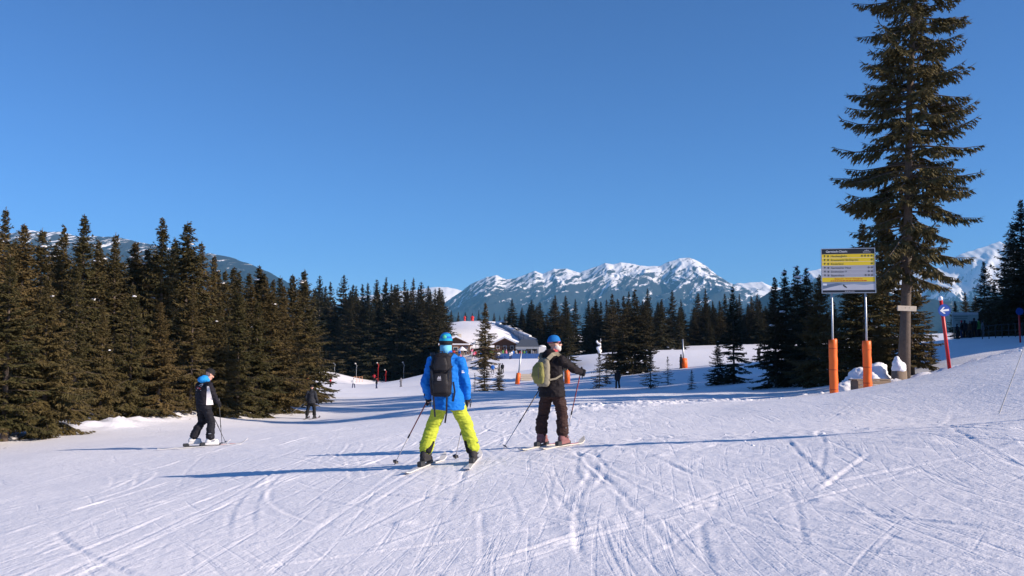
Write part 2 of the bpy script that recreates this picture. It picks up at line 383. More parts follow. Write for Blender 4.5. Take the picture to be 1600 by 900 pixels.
# lumpy pushed snow along the piste edge beyond the skiers and on the right bank
def edge_lumps():
    d = np.zeros_like(GX)
    for (px0, y0, px1, y1, Y0, Y1, w, a) in [(880, 0, 1290, 0, 27, 29.5, 2.2, .16), (1430, 0, 1600, 0, 29, 25, 1.6, .22), (1290, 0, 1430, 0, 29.5, 29, 1.0, .12)]:
        ax = (px0 - 800) / FPX * Y0; bx = (px1 - 800) / FPX * Y1
        t = np.clip(((GX - ax) * (bx - ax) + (GY - Y0) * (Y1 - Y0)) / ((bx - ax) ** 2 + (Y1 - Y0) ** 2), 0, 1)
        dd = np.hypot(GX - ax - t * (bx - ax), GY - Y0 - t * (Y1 - Y0))
        d += a * np.exp(-(dd / w) ** 2) * np.maximum(0, 0.25 + fbm(GX * 1.5, GY * 1.5, 4, 0.6))
    return d
GZ += edge_lumps()
# left verge: soft ploughed rim in front of the trees
for (ax, ay, bx, by) in [(-16, 25, -14, 30), (-14, 30, -14.5, 38), (-14.5, 38, -14.5, 50)]:
    t = np.clip(((GX - ax) * (bx - ax) + (GY - ay) * (by - ay)) / ((bx - ax) ** 2 + (by - ay) ** 2), 0, 1)
    dd = np.hypot(GX - ax - t * (bx - ax), GY - ay - t * (by - ay))
    GZ += 0.2 * np.exp(-(dd / 0.9) ** 2) * np.maximum(0, 0.4 + fbm(GX * 1.2, GY * 1.2, 4, 0.6))
# ski tracks pressed into the surface
def press(pts, w, depth, berm, side):
    pts = np.array(pts); m = 0.45
    i0, i1 = np.searchsorted(gx_, [pts[:, 0].min() - m, pts[:, 0].max() + m]); j0, j1 = np.searchsorted(gy_, [pts[:, 1].min() - m, pts[:, 1].max() + m])
    if i1 - i0 < 2 or j1 - j0 < 2: return
    X = GX[j0:j1, i0:i1]; Y = GY[j0:j1, i0:i1]; best = np.full(X.shape, 9.0); al = np.zeros(X.shape); L = len(pts) - 1
    for k in range(L):
        a = pts[k]; b = pts[k + 1]; dx, dy = b - a; l2 = dx * dx + dy * dy + 1e-9
        t = np.clip(((X - a[0]) * dx + (Y - a[1]) * dy) / l2, 0, 1)
        ddx = X - a[0] - t * dx; ddy = Y - a[1] - t * dy
        dist = np.hypot(ddx, ddy) * np.where(ddx * dy - ddy * dx > 0, 1, -1)
        u = np.abs(dist) < np.abs(best); best = np.where(u, dist, best); al = np.where(u, (k + t) / L, al)
    fade = np.clip(np.minimum(al, 1 - al) * 6, 0, 1) * np.clip(0.75 + 1.2 * pn(X * 1.3 + 3, Y * 1.3), 0.1, 1.3)
    GZ[j0:j1, i0:i1] += fade * (-depth * np.exp(-(best / w) ** 2) + berm * np.exp(-((best * side - 2.0 * w) / w) ** 2))
TR = random.Random(21)
def arc(x, y, ang, ln, curv):
    pts = []; n = max(6, int(ln / 0.5)); s = ln / n
    for k in range(n + 1):
        pts.append((x, y)); x += math.sin(ang) * s; y += math.cos(ang) * s; ang += curv * s
    return pts
for k in range(70):      # runs going straight on down the hill, left and middle
    x = TR.uniform(-9, 2.5); y = TR.uniform(4.6, 20); a = TR.gauss(0.03, 0.13); ln = TR.uniform(2, 10)
    p = arc(x, y, a, ln, TR.gauss(0, 0.02)); w = TR.uniform(.018, .032); d = TR.uniform(.003, .010)
    press(p, w, d, d * TR.uniform(.3, .9), TR.choice((-1, 1)))
    if TR.random() < .4: press([(q[0] + .19, q[1]) for q in p], w, d * .8, d * .5, TR.choice((-1, 1)))
for k in range(90):     # crossing and turning tracks on the right
    x = TR.uniform(-3.5, 9); y = TR.uniform(4.6, 18); a = TR.choice((-0.95, -0.7, -0.45, 0.2, 0.5, 0.95)) + TR.gauss(0, 0.2); ln = TR.uniform(1.2, 6)
    p = arc(x, y, a, ln, TR.gauss(0, 0.10)); w = TR.uniform(.018, .032); d = TR.uniform(.004, .013)
    press(p, w, d, d * TR.uniform(.4, 1.1), TR.choice((-1, 1)))
for k in range(26):      # paired carved arcs
    x = TR.uniform(-6, 7); y = TR.uniform(4.8, 17); a = TR.gauss(0.0, 0.4); c = TR.choice((-1, 1)) * TR.uniform(.04, .13); ln = TR.uniform(4, 10); g_ = TR.uniform(.16, .34); w = TR.uniform(.02, .03); d = TR.uniform(.004, .010)
    p = arc(x, y, a, ln, c); sd = 1 if c > 0 else -1
    press(p, w, d, d * .9, sd); press([(q[0] + g_ * math.cos(a), q[1] - g_ * math.sin(a)) for q in p], w, d * .9, d * .8, sd)
def screen_track(a, b, w, d, berm, side, bend=0.0):
    pts = []
    for k in range(13):
        t = k / 12; px_ = a[0] + (b[0] - a[0]) * t + bend * math.sin(math.pi * t); py_ = a[1] + (b[1] - a[1]) * t
        Y = 8.0
        for _ in range(12):                     # march to the ground under this ray
            q = pix(px_, py_, Y); Y *= max(0.6, min(1.6, (CAMZ - gz(q.x, Y)) / max(0.05, CAMZ - q.z)))
        q = pix(px_, py_, Y); pts.append((q.x, q.y))
    press(pts, w, d, berm, side)
for a, b, w, d, be, sd, bn in [((1260, 870), (1228, 742), .04, .03, .015, 1, 4), ((1330, 850), (1130, 790), .045, .03, .02, -1, 0), ((1600, 735), (1430, 642), .05, .035, .02, 1, 8),
    ((830, 860), (1120, 795), .05, .02, .035, -1, 0), ((1600, 890), (1330, 825), .045, .03, .02, 1, 0), ((760, 880), (960, 815), .045, .022, .03, -1, 0), ((865, 810), (872, 730), .04, .03, .015, 1, -10),
    ((735, 820), (742, 745), .05, .03, .02, -1, 6), ((805, 850), (790, 760), .045, .028, .018, 1, 12), ((1115, 890), (1095, 815), .05, .035, .02, 1, -5), ((240, 895), (262, 845), .045, .03, .01, 1, -5),
    ((300, 890), (306, 850), .04, .03, .012, 1, 0), ((505, 815), (518, 775), .04, .025, .01, 1, 0), ((1130, 742), (1260, 772), .04, .022, .012, 1, 0), ((1250, 780), (1100, 725), .035, .02, .01, 1, 0), ((590, 780), (690, 735), .04, .02, .012, 1, 0),
    ((20, 745), (195, 702), .05, .012, .03, -1, 0), ((80, 730), (210, 703), .05, .012, .032, -1, 0), ((0, 840), (200, 770), .06, .012, .03, -1, 0), ((170, 820), (330, 760), .05, .012, .03, -1, 0), ((60, 870), (140, 838), .05, .012, .03, -1, 0),
    ((640, 800), (780, 760), .045, .018, .028, -1, 0), ((1250, 690), (1420, 665), .05, .02, .015, 1, 0)]:
    screen_track(a, b, w * .42, d * .2, be * .22, sd, bn)
for (x, y) in [(5.1, 8.7), (1.9, 11.2), (4.0, 12.5), (-1.0, 8.0), (6.0, 12.8), (2.6, 7.2)]:    # kicked-up lumps
    GZ += 0.022 * np.exp(-((GX - x) ** 2 + (GY - y) ** 2) / .008) * (1 + pn(GX * 9, GY * 9))
ny, nx = GX.shape
def grid_mesh(name, X, Y, Z):
    ny, nx = X.shape
    me = bpy.data.meshes.new(name); me.vertices.add(nx * ny)
    me.vertices.foreach_set('co', np.stack([X, Y, Z], -1).astype(np.float32).ravel())
    idx = np.arange(nx * ny).reshape(ny, nx)
    q = np.stack([idx[:-1, :-1], idx[:-1, 1:], idx[1:, 1:], idx[1:, :-1]], -1).reshape(-1, 4)
    me.loops.add(q.size); me.loops.foreach_set('vertex_index', q.ravel().astype(np.int32))
    me.polygons.add(len(q)); me.polygons.foreach_set('loop_start', (np.arange(len(q)) * 4).astype(np.int32))
    me.polygons.foreach_set('use_smooth', np.ones(len(q), bool)); me.update(calc_edges=True); me.validate(); return me
tag(link('ground', grid_mesh('ground', GX, GY, GZ), M['ground']), kind='structure')
print('ground quads', (nx - 1) * (ny - 1))

# loose snow blocks along the edges of the run
def snow_chunks():
    mb = MB(); r = random.Random(5)
    bm = bmesh.new(); bmesh.ops.create_icosphere(bm, subdivisions=2, radius=1); bv = [v.co.copy() for v in bm.verts]; bf = [[v.index for v in f.verts] for f in bm.faces]; bm.free()
    segs = [((900, 27.5), (1290, 30), 130, 1.4, .11), ((1440, 28), (1600, 24.6), 120, .7, .10), ((1100, 31), (1290, 33), 40, 1.2, .14), ((1290, 28.6), (1420, 29.6), 40, .6, .13), ((-20, 25.5), (140, 31), 50, .5, .12), ((150, 31), (420, 48), 70, .7, .14), ((430, 50), (485, 60), 30, .8, .18), ((1000, 19), (1500, 12), 25, 3.0, .035)]
    for (a, b, n, sp, sz) in segs:
        for k in range(n):
            t = r.random(); Y = a[1] + (b[1] - a[1]) * t + r.gauss(0, sp); x = ((a[0] + (b[0] - a[0]) * t) - 800) / FPX * Y
            s = sz * .62 * r.uniform(.2, 1.2) * (1.0 if r.random() < .88 else 1.9); o = Vector((r.random() * 50, r.random() * 50, 0))
            z = gz(x, Y)
            sx, sy, sz_ = s * r.uniform(.8, 1.5), s * r.uniform(.8, 1.3), s * r.uniform(.5, .9)
            vs = []
            for v in bv:
                d = 1 + .35 * mnoise.noise(v * 1.6 + o)
                vs.append((x + v.x * sx * d, Y + v.y * sy * d, z - .05 * s + v.z * sz_ * d))
            mb.add(vs, bf)
    o = mb.build('snow_chunks', M['snow'], smooth=True)
    tag(o, 'loose lumps of broken snow along the edges of the run', 'snow', kind='stuff')
snow_chunks()

# ------------------------------------------------------------------ mountains
def mountain(name, crest, Y, depth, zlow, A, spur, seed, mt, nx=420, ny=110, slant=0.6, rough=0.02):
    """crest: (px, py) polyline at distance Y; the face falls towards the camera in slanting spurs"""
    pxs = np.array([c[0] for c in crest], float); pts = [pix(c[0], c[1], Y) for c in crest]
    xs = np.array([p.x for p in pts]); zs = np.array([p.z for p in pts])
    x = np.linspace(xs[0], xs[-1], nx); d = np.concatenate([np.linspace(-depth * .6, 0, 18)[:-1], depth * np.linspace(0, 1, ny) ** 1.3])
    X, D = np.meshgrid(x, d)
    cz = np.interp(X, xs, zs)
    big = (zs.max() - zlow)
    cz = cz + rough * big * fbm(X / (spur * .5) + seed, X * 0 + seed * 2.2, 5, 0.6)
    t = np.abs(D) / depth
    fall = np.where(D >= 0, 1 - (1 - (1 - np.clip(t, 0, 1)) ** 1.35), np.clip(1 - t * 1.2, 0, 1))
    wx = X + slant * D + 0.35 * spur * fbm(X / spur + seed, D / spur, 3)
    rg = ridged(wx / spur + seed * 7.7, D / (spur * 3.5) + seed, 5, 0.55)
    env = np.clip(t * 2.2, 0, 1) * np.clip((1.1 - t) * 1.6, 0, 1)
    fine = ridged(wx / (spur * .22) + seed, D / (spur * .9), 4, 0.55) - 0.7
    Z = zlow + (cz - zlow) * fall + A * env * (rg - 1.0) + 0.11 * A * np.clip(t * 9, 0.12, 1) * fine
    o = link(name, grid_mesh(name, X, Y - D, Z), mt); tag(o, kind='structure'); return o
m_main = mountain_mat('main_range', 80, 830, 0.27, 0.010)
mountain('mountain', [(560, 520), (640, 505), (690, 477), (712, 462), (735, 445), (760, 434), (775, 430), (790, 436), (805, 435), (822, 428), (836, 423), (848, 429), (866, 421), (885, 420), (905, 426), (925, 419), (945, 411), (958, 413), (970, 410), (985, 413), (1005, 416), (1030, 417), (1045, 409), (1056, 406), (1062, 404), (1076, 403), (1088, 407), (1102, 416), (1120, 429), (1138, 440), (1160, 449), (1190, 462), (1240, 480), (1300, 500)], 8800, 3500, -420, 230, 620, 1.3, m_main, 640, 170, rough=.012)
m_far = mountain_mat('far_range', 30, 570, 0.45, 0.004)
mountain('mountain', [(1100, 470), (1150, 443), (1172, 441), (1190, 439), (1205, 446), (1225, 452), (1245, 440), (1262, 424), (1280, 421), (1300, 424), (1340, 440), (1400, 430), (1440, 420), (1470, 418), (1500, 397), (1520, 393), (1545, 386), (1562, 379), (1580, 392), (1620, 400), (1680, 430), (1800, 470)], 9300, 3000, -420, 300, 930, 3.1, mountain_mat('right_range', 70, 800, 0.60, 0.006), 360, 80)
mountain('mountain', [(520, 480), (560, 462), (600, 458), (640, 455), (670, 450), (700, 450), (720, 455), (745, 470), (800, 490)], 9500, 2600, -420, 160, 950, 5.7, m_far, 220, 60)
mountain('mountain', [(-260, 420), (-120, 385), (-20, 372), (40, 360), (100, 364), (150, 369), (200, 376), (240, 384), (290, 392), (330, 397), (365, 404), (395, 414), (430, 432), (470, 452), (520, 478), (600, 520)], 5600, 2600, -420, 230, 750, 8.2, mountain_mat('left_range', 300, 800, 0.10, 0.016), 420, 110)
m_hill = mountain_mat('wooded_hill', 300, 1500, 0.36, 0.007)
mountain('hill', [(1080, 520), (1150, 492), (1180, 470), (1205, 455), (1240, 447), (1290, 440), (1350, 452), (1420, 462), (1480, 470), (1540, 470), (1640, 480), (1750, 500)], 4600, 1900, -420, 120, 700, 11.0, m_hill, 320, 80)
mountain('hill', [(380, 500), (480, 484), (560, 476), (640, 478), (690, 484), (720, 500), (760, 520)], 4200, 1700, -420, 90, 700, 13.0, m_hill, 240, 70)

# ------------------------------------------------------------------ spruces
def spruce(seed, h, w, needle, bark, spacing=0.3, twig=0.13, clear=0.06, spikes=3, sz=1.0, droop=1.0, ragged=0.3, trunk_r=None, dead=0, cut_top=None, snow=0, leanx=0.0, zmax=99, hang=1.0, taper=1.02, s0=.16):
    """returns (trunk mesh, crown mesh, snow mesh or None): whorls of drooping boughs, each carrying sprays of needles"""
    r = random.Random(seed); tr = trunk_r or h * 0.0125
    tm = MB(); n = 9
    wob = [(r.gauss(0, .012) * h * .12, r.gauss(0, .012) * h * .12) for _ in range(n + 1)]; wob[0] = (0, 0)
    tp = [Vector((wob[k][0] + leanx * h * k / n, wob[k][1], -0.25 + (h + .25) * k / n)) for k in range(n + 1)]
    tm.tube(tp, [tr * (1.25 if k == 0 else 1) * (1 - .97 * (k / n)) + .004 for k in range(n + 1)], 9)
    def axis_at(z):
        t = max(0, min(.999, (z + .25) / (h + .25))) * n; k = int(t); return tp[k].lerp(tp[k + 1], t - k)
    V = []; T = []; tips = []
    z = h * clear
    gaps = [(r.uniform(0, 6.28), r.uniform(.1, .9) * h, r.uniform(.5, 1.2)) for _ in range(5)]
    while z < h * 0.985:
        t = (z - h * clear) / (h * (1 - clear))
        env = w * ((1 - t) ** taper) * (0.70 + 0.30 * min(1, t * 5)) + 0.03
        nb = r.randint(2, 4) if t < .9 else 3
        a0 = r.uniform(0, 6.28)
        for b in range(nb):
            ang = a0 + 6.283 * b / nb + r.gauss(0, .22)
            L = env * r.uniform(1 - ragged * 1.3, 1 + ragged * .55); bare = r.random() < dead and t < .35
            if bare: L *= r.uniform(.2, .5)
            for ga, gzz, gw in gaps:
                if abs(z - gzz) < .5 * gw and abs((ang - ga + 3.14) % 6.283 - 3.14) < .5: L *= .5
            zb = z + r.gauss(0, spacing * .3); p0 = axis_at(zb)
            out = Vector((math.cos(ang), math.sin(ang), 0)); side = Vector((-math.sin(ang), math.cos(ang), 0))
            up0 = (0.55 * t - 0.12 * (1 - t)) * r.uniform(.7, 1.2); dr = droop * (0.42 - 0.3 * t) * r.uniform(.45, 1.5)
            def bp(s): return p0 + out * (L * s) + Vector((0, 0, L * (up0 * s - dr * s * s + 0.20 * droop * s ** 4)))
            tint = r.random()
            pts = [bp(k / 4) for k in range(5)]; rr = max(.006, tr * .22 * L / (w + .01))
            tm.tube(pts, [rr * (1 - .8 * k / 4) for k in range(5)], 4, cap=False)
            if bare: continue
            s = s0 if L > .5 else .02; ds = twig * (1 if z < zmax else 2.2) / max(L, .2)
            tips.append(bp(.8))
            while s <= 1.02:
                q = bp(s); fwd = (bp(s + .02) - bp(s - .02)).normalized(); tl = (.05 + .11 * min(1, L / .7) + .34 * L * (1.02 - s) ** .7 * .9) * r.uniform(.65, 1.2)
                tl = min(tl, .85)
                for sd in (-1, 1):
                    a = r.uniform(.75, 1.15); d = (fwd * math.cos(a) + side * sd * math.sin(a) + Vector((0, 0, -r.uniform(.1, .55) * droop * hang))).normalized()
                    wd = (.022 + .06 * tl) * sz
                    nrm = Vector((r.gauss(0, .35), r.gauss(0, .35), 1)); bx = d.cross(nrm).normalized()
                    tt = min(1, max(0, tint * .7 + r.random() * .3))
                    m_ = q + d * tl * .55
                    V += [q - bx * wd * .35, m_ - bx * wd, q + d * tl + Vector((0, 0, -.12 * tl)), m_ + bx * wd, q + bx * wd * .35]
                    T.append((5, tt))
                    for k in range(spikes):            # side sprays on the twig
                        f = .2 + .7 * (k + r.random() * .7) / spikes; o = q + d * tl * f; s2 = 1 if k % 2 else -1
                        dd = (d * r.uniform(.5, 1) + bx * s2 * r.uniform(.5, 1) + Vector((0, 0, r.uniform(-.8, .15)))).normalized(); l2 = tl * (1.05 - f) * r.uniform(.35, .7) + .05
                        pr = dd.cross(Vector((r.gauss(0, 1), r.gauss(0, 1), r.gauss(0, 1)))).normalized() * (wd * .75)
                        V += [o - pr, o + dd * l2, o + pr]; T.append((3, tt))
                s += ds * r.uniform(.7, 1.3)
            # end tuft
            e = bp(1.0); fwd = (bp(1) - bp(.95)).normalized()
            for k in range(3):
                dd = (fwd + Vector((r.gauss(0, .35), r.gauss(0, .35), r.gauss(0, .3)))).normalized(); pr = dd.cross(Vector((0, 0, 1))).normalized() * .03 * sz
                V += [e - pr, e + dd * (.05 + .10 * min(1, L / .6) + .05 * L), e + pr]; T.append((3, tint))
        z += spacing * .46 * r.uniform(.6, 1.4) * (1.0 if t < .75 else .75)
    top = axis_at(h)                                    # leader shoot
    for k in range(14):
        zz = h - .06 * k * max(1, h / 8); a = r.uniform(0, 6.28); l2 = .06 + .02 * k; c = axis_at(zz)
        dd = Vector((math.cos(a), math.sin(a), .7)).normalized(); pr = dd.cross(Vector((0, 0, 1))).normalized() * .022 * sz
        V += [c - pr, c + dd * l2, c + pr]; T.append((3, .4))
    nv = len(V); tot = np.array([t[0] for t in T], np.int32); tint = np.array([t[1] for t in T], np.float32)
    me = bpy.data.meshes.new('crown'); me.vertices.add(nv); me.vertices.foreach_set('co', np.array([tuple(v) for v in V], np.float32).ravel())
    me.loops.add(nv); me.loops.foreach_set('vertex_index', np.arange(nv, dtype=np.int32))
    me.polygons.add(len(T)); me.polygons.foreach_set('loop_start', np.concatenate([[0], np.cumsum(tot)[:-1]]).astype(np.int32))
    at = me.attributes.new('tint', 'FLOAT', 'FACE'); at.data.foreach_set('value', tint)
    me.update(calc_edges=True); me.materials.append(needle)
    tme = tm.mesh('trunk'); tme.materials.append(bark); tme.polygons.foreach_set('use_smooth', [True] * len(tme.polygons))
    sme = None
    if snow:
        sm = MB()
        for k in range(snow):
            c = r.choice(tips); s = r.uniform(.07, .2) * (h / 8) ** .5
            sm.ell(c + Vector((0, 0, .04)), (s * r.uniform(1, 1.9), s * r.uniform(.7, 1.2), s * .5), yawrot(r.uniform(0, 6)), 9, 6)
        for i, v in enumerate(sm.v):
            vv = Vector(v); d = .06 * mnoise.noise(vv * 5); sm.v[i] = (v[0] + d, v[1] + d, v[2] + d * .6)
        sme = sm.mesh('branch_snow'); sme.materials.append(M['snow']); sme.polygons.foreach_set('use_smooth', [True] * len(sme.polygons))
    return tme, me, sme

PROTO = {}
def proto(key, h, **kw): PROTO[key] = (spruce(h=h, **kw), h)
for k in range(6): proto('near%d' % k, 8.0, seed=40 + k, w=[1.95, 1.5, 2.25, 1.4, 1.7, 2.1][k], needle=M['needle_olive'], bark=M['bark'], spacing=.20, twig=.10, clear=[.03, .10, .02, .08, .05, .04][k], spikes=5, sz=.95, droop=[1, .8, 1.2, 1, 1.3, .9][k], hang=1.3, dead=.2, snow=1, ragged=.42)
for k in range(4): proto('mid%d' % k, 8.0, seed=60 + k, w=[1.9, 1.6, 2.15, 1.75][k], needle=M['needle_dark'], bark=M['bark_dark'], spacing=.25, twig=.13, clear=.04, spikes=4, sz=1.25, droop=[1, .8, 1.2, 1][k], snow=3, ragged=.38)
for k in range(5): proto('far%d' % k, 14.0, seed=80 + k, w=[3.0, 2.5, 3.3, 2.7, 2.2][k], needle=M['needle_dark'], bark=M['bark_dark'], spacing=.36, twig=.22, clear=.03, spikes=4, sz=2.5, droop=1.1, ragged=.35)
proto('small0', 3.5, seed=101, w=1.05, needle=M['needle_dark'], bark=M['bark_dark'], spacing=.28, twig=.16, clear=.05, spikes=3, sz=1.0, droop=.5, ragged=.4, snow=2)
proto('small1', 3.5, seed=102, w=.85, needle=M['needle_dark'], bark=M['bark_dark'], spacing=.34, twig=.2, clear=.05, spikes=2, sz=1.0, droop=.4, ragged=.5)
0 and proto('sparse', 14.0, seed=103, w=2.1, needle=M['needle_hero'], bark=M['bark'], spacing=.8, twig=.3, clear=.03, spikes=3, sz=2.2, droop=.8, ragged=.45, snow=0)

NTREE = 0
def put_tree(key, x, y, height, label, group=None, wide=1.0, rz=None, snow=True, name='spruce_tree'):
    global NTREE; NTREE += 1
    (t, c, s), h0 = PROTO[key]; k = height / h0
    o = empty(name, (x, y, gz(x, y) - .03), R.uniform(0, 6.28) if rz is None else rz, label, 'tree', group)
    o.scale = (k * wide, k * wide, k)
    for nm, me in (('trunk', t), ('crown', c)) + ((('branch_snow', s),) if (s and snow) else ()):
        ob = bpy.data.objects.new(nm, me); COL.objects.link(ob); ob.parent = o
        if nm == 'branch_snow': ob['kind'] = 'stuff'
    return o
def tree_at(key, px, Y, top, label, group=None, wide=1.0, **kw):
    x = pix(px, 530, Y).x; h = pix(px, top, Y).z - gz(x, Y)
    return put_tree(key, x, Y, h, label, group, wide, **kw)
ORD = ['first', 'second', 'third', 'fourth', 'fifth', 'sixth', 'seventh', 'eighth', 'ninth', 'tenth', 'eleventh', 'twelfth', 'thirteenth', 'fourteenth', 'fifteenth', 'sixteenth', 'seventeenth', 'eighteenth', 'nineteenth', 'twentieth',
       'twenty-first', 'twenty-second', 'twenty-third', 'twenty-fourth', 'twenty-fifth', 'twenty-sixth', 'twenty-seventh', 'twenty-eighth', 'twenty-ninth', 'thirtieth']
# left forest, front row along the run
LF = [(-60, 23.5, 360), (12, 25, 395), (72, 26.5, 430), (118, 30, 415), (160, 31.5, 470), (205, 33.5, 440), (250, 35, 470), (300, 37.5, 440), (340, 40, 480), (372, 43, 455), (402, 46, 470), (424, 50, 455), (442, 55, 445)]
for i, (px_, Y_, tp_) in enumerate(LF):
    tree_at('near%d' % (i % 6), px_, Y_, tp_, 'olive-brown spruce in the front row of the left forest, %s from the left' % ORD[i], 'front row of the left forest', wide=R.uniform(1.0, 1.5))
# rows behind, with the tops that make the skyline
LB = [(-20, 31, 318), (2, 34, 322), (32, 33, 348), (60, 38, 355), (95, 37, 352), (126, 36, 333), (150, 42, 372), (176, 40, 362), (208, 43, 376), (228, 47, 385), (250, 42, 341), (270, 50, 372), (289, 46, 345), (312, 48, 376), (332, 52, 398), (350, 56, 420), (371, 52, 424), (392, 58, 442), (414, 60, 436), (436, 62, 430), (456, 68, 428), (474, 78, 420)]
for i, (px_, Y_, tp_) in enumerate(LB):
    tree_at('near%d' % ((i * 5 + 2) % 6), px_, Y_, tp_, 'taller spruce of the left forest whose tip makes the skyline, %s from the left' % ORD[i], 'skyline spruces of the left forest', wide=R.uniform(.95, 1.4))
for i in range(46):
    px_ = R.uniform(-120, 480); Y_ = 36 + px_ * .06 + R.uniform(4, 30)
    tree_at(R.choice(['near1', 'near3', 'mid0', 'mid1', 'mid3']), px_, Y_, R.uniform(0, 42) + 362 + px_ * .125, 'spruce deep inside the left forest, seen only between the front trees', 'inner spruces of the left forest', wide=R.uniform(1.3, 1.9))
# middle forest beyond the flat run
MF = [(498, 430), (516, 440), (536, 428), (556, 446), (574, 442), (588, 436), (602, 433), (616, 444), (632, 436), (645, 434), (658, 440), (672, 452), (684, 462)]
for i, (px_, tp_) in enumerate(MF):
    tree_at('far%d' % (i % 5), px_, 216 + (i % 3) * 5, tp_, 'tall dark spruce in the dense stand behind the far skiers, %s from the left' % ORD[i], 'dense stand behind the far skiers', wide=R.uniform(1.2, 1.6))
for i in range(44):
    px_ = R.uniform(490, 692)
    tree_at('far%d' % (i % 5), px_, R.uniform(212, 245), R.uniform(442, 474), 'spruce filling the dense dark stand behind the far skiers', 'inner spruces of the dense stand', wide=R.uniform(1.5, 2.1))
# trees at the lodge
for i, (px_, tp_, Y_) in enumerate([(705, 484, 290), (716, 487, 300), (727, 487, 310), (738, 488, 300), (748, 484, 300), (772, 488, 290), (781, 492, 300), (789, 490, 310)]):
    tree_at('far%d' % (i % 5), px_, Y_, tp_, 'small dark spruce on the skyline behind the lodge hill, %s from the left' % ORD[i], 'spruces behind the lodge hill', wide=1.3)
tree_at('near3', 758, 165, 472, 'tall sparse spruce standing alone in front of the lodge', wide=1.45)
tree_at('mid1', 757, 86, 549, 'small open young spruce below the lodge, left of a pair', wide=1.5, snow=False)
tree_at('mid0', 780, 84, 567, 'smaller young spruce below the lodge, right of a pair', wide=1.35, snow=False)
tree_at('small1', 742, 90, 582, 'tiny young spruce at the left foot of the pair below the lodge')
# right forest band on the horizon
for i in range(30):
    t = i / 29; px_ = 796 + t * 494 + R.uniform(-6, 6); Y_ = 300 - 110 * min(1, t * 2.2) + R.uniform(-8, 8)
    tp_ = (486 - 24 * sstep(0, .25, t) + 12 * sstep(.72, .95, t)) + R.uniform(-12, 10)
    tree_at('far%d' % (i % 5), px_, Y_, float(tp_), 'skyline spruce of the far forest band below the mountains, %s from the left' % ORD[i], 'skyline of the far forest band', wide=R.uniform(1.2, 1.7))
for i in range(76):
    px_ = R.uniform(800, 1295); t = (px_ - 796) / 494
    tree_at('far%d' % (i % 5), px_, R.uniform(180, 215) + 75 * (1 - min(1, t * 2.4)), R.uniform(466, 494), 'spruce filling the far forest band below the mountains', 'inner spruces of the far forest band', wide=R.uniform(1.6, 2.3))
for i in range(22):
    px_ = 1040 + 252 * (i + R.random()) / 22
    tree_at('far%d' % (i % 5), px_, R.uniform(176, 196), R.uniform(478, 500), 'lower spruce along the front edge of the far band right of the clump', 'front edge of the far forest band', wide=R.uniform(1.5, 2.1))
for px_, Y_, tp_, lb in [(888, 136, 490, 'olive spruce behind the dark-clad bearded skier, left of the far band'), (957, 122, 458, 'slender spruce left of the darkest clump in the middle distance'), (975, 104, 462, 'dense dark spruce in the middle-distance clump, left of the centre one'),
                         (992, 101, 452, 'tallest dense dark spruce in the centre of the middle-distance clump'), (1008, 106, 470, 'dense dark spruce at the right end of the middle-distance clump'), (1034, 150, 470, 'brownish spruce just right of the middle-distance clump'), (1062, 160, 480, 'rounded brownish spruce behind the orange padded pylon')]:
    tree_at('mid%d' % (int(px_) % 4), px_, Y_, tp_, lb, wide=1.25, snow=False)
for px_, Y_, tp_, lb in [(936, 82, 551, 'small snow-dusted spruce left of the dark standing figure'), (948, 88, 560, 'lower small spruce directly beside the dark standing figure'), (1016, 76, 546, 'small thin spruce in the shaded snow left of the orange padded pylon'), (1043, 79, 556, 'smallest bare spruce in the shaded snow near the orange padded pylon'), (1080, 66, 577, 'low scrubby spruce half buried in shaded snow')]:
    tree_at('small%d' % (int(px_) % 2), px_, Y_, tp_, lb, wide=1.15)
tree_at('mid1', 1146, 69, 446, 'free-standing spruce with snow on its boughs, mid slope right', wide=1.05)
tree_at('mid2', 1121, 71, 532, 'short spruce at the left foot of the free-standing one', wide=1.3)
# clump left of the sign
for i, (px_, Y_, tp_, lb) in enumerate([(1212, 52, 432, 'leftmost spruce of the dark clump beside the signboard'), (1228, 55, 419, 'second spruce from the left in the dark clump beside the signboard'), (1247, 53, 414, 'tallest tip in the dark clump beside the signboard'), (1262, 50, 418, 'fourth spruce from the left in the dark clump beside the signboard'), (1282, 44, 428, 'olive-tinged spruce of the clump closest to the signboard'), (1304, 46, 470, 'low spruce behind the left signboard post')]):
    tree_at('near%d' % ((i * 2) % 6) if i == 4 else 'mid%d' % (i % 4), px_, Y_, tp_, lb, wide=1.2)
# the big spruce and its lower neighbours
HX, HY = pix(1411, 590, 31).x, 31.0
PROTO['hero'] = (spruce(9, 22.5, 2.2, M['needle_hero'], M['bark'], spacing=.22, twig=.085, clear=.165, spikes=5, sz=.85, droop=1.1, ragged=.55, trunk_r=.195, dead=.15, hang=1.7, snow=0, leanx=.052, zmax=15.5, taper=.46, s0=.33), 22.5)
put_tree('hero', HX, HY, 22.5, 'very tall spruce with a bare grey trunk towering over the signboard', rz=0.0)
for i, (px_, Y_, tp_, lb) in enumerate([(1352, 35.5, 345, 'tall dense spruce close behind the signboard'), (1388, 37, 320, 'dense spruce just left of the tall bare trunk'), (1330, 38, 420, 'low bushy spruce under the signboard'), (1424, 33.0, 400, 'low bushy spruce at the right foot of the tall trunk'), (1455, 37, 520, 'knee-high bushy spruce beside the blue arrow sign'), (1372, 33.5, 500, 'lowest bushy spruce between the signboard posts and trunk')]):
    tree_at('near%d' % ((i * 2 + 1) % 6), px_, Y_, tp_, lb, wide=1.45)
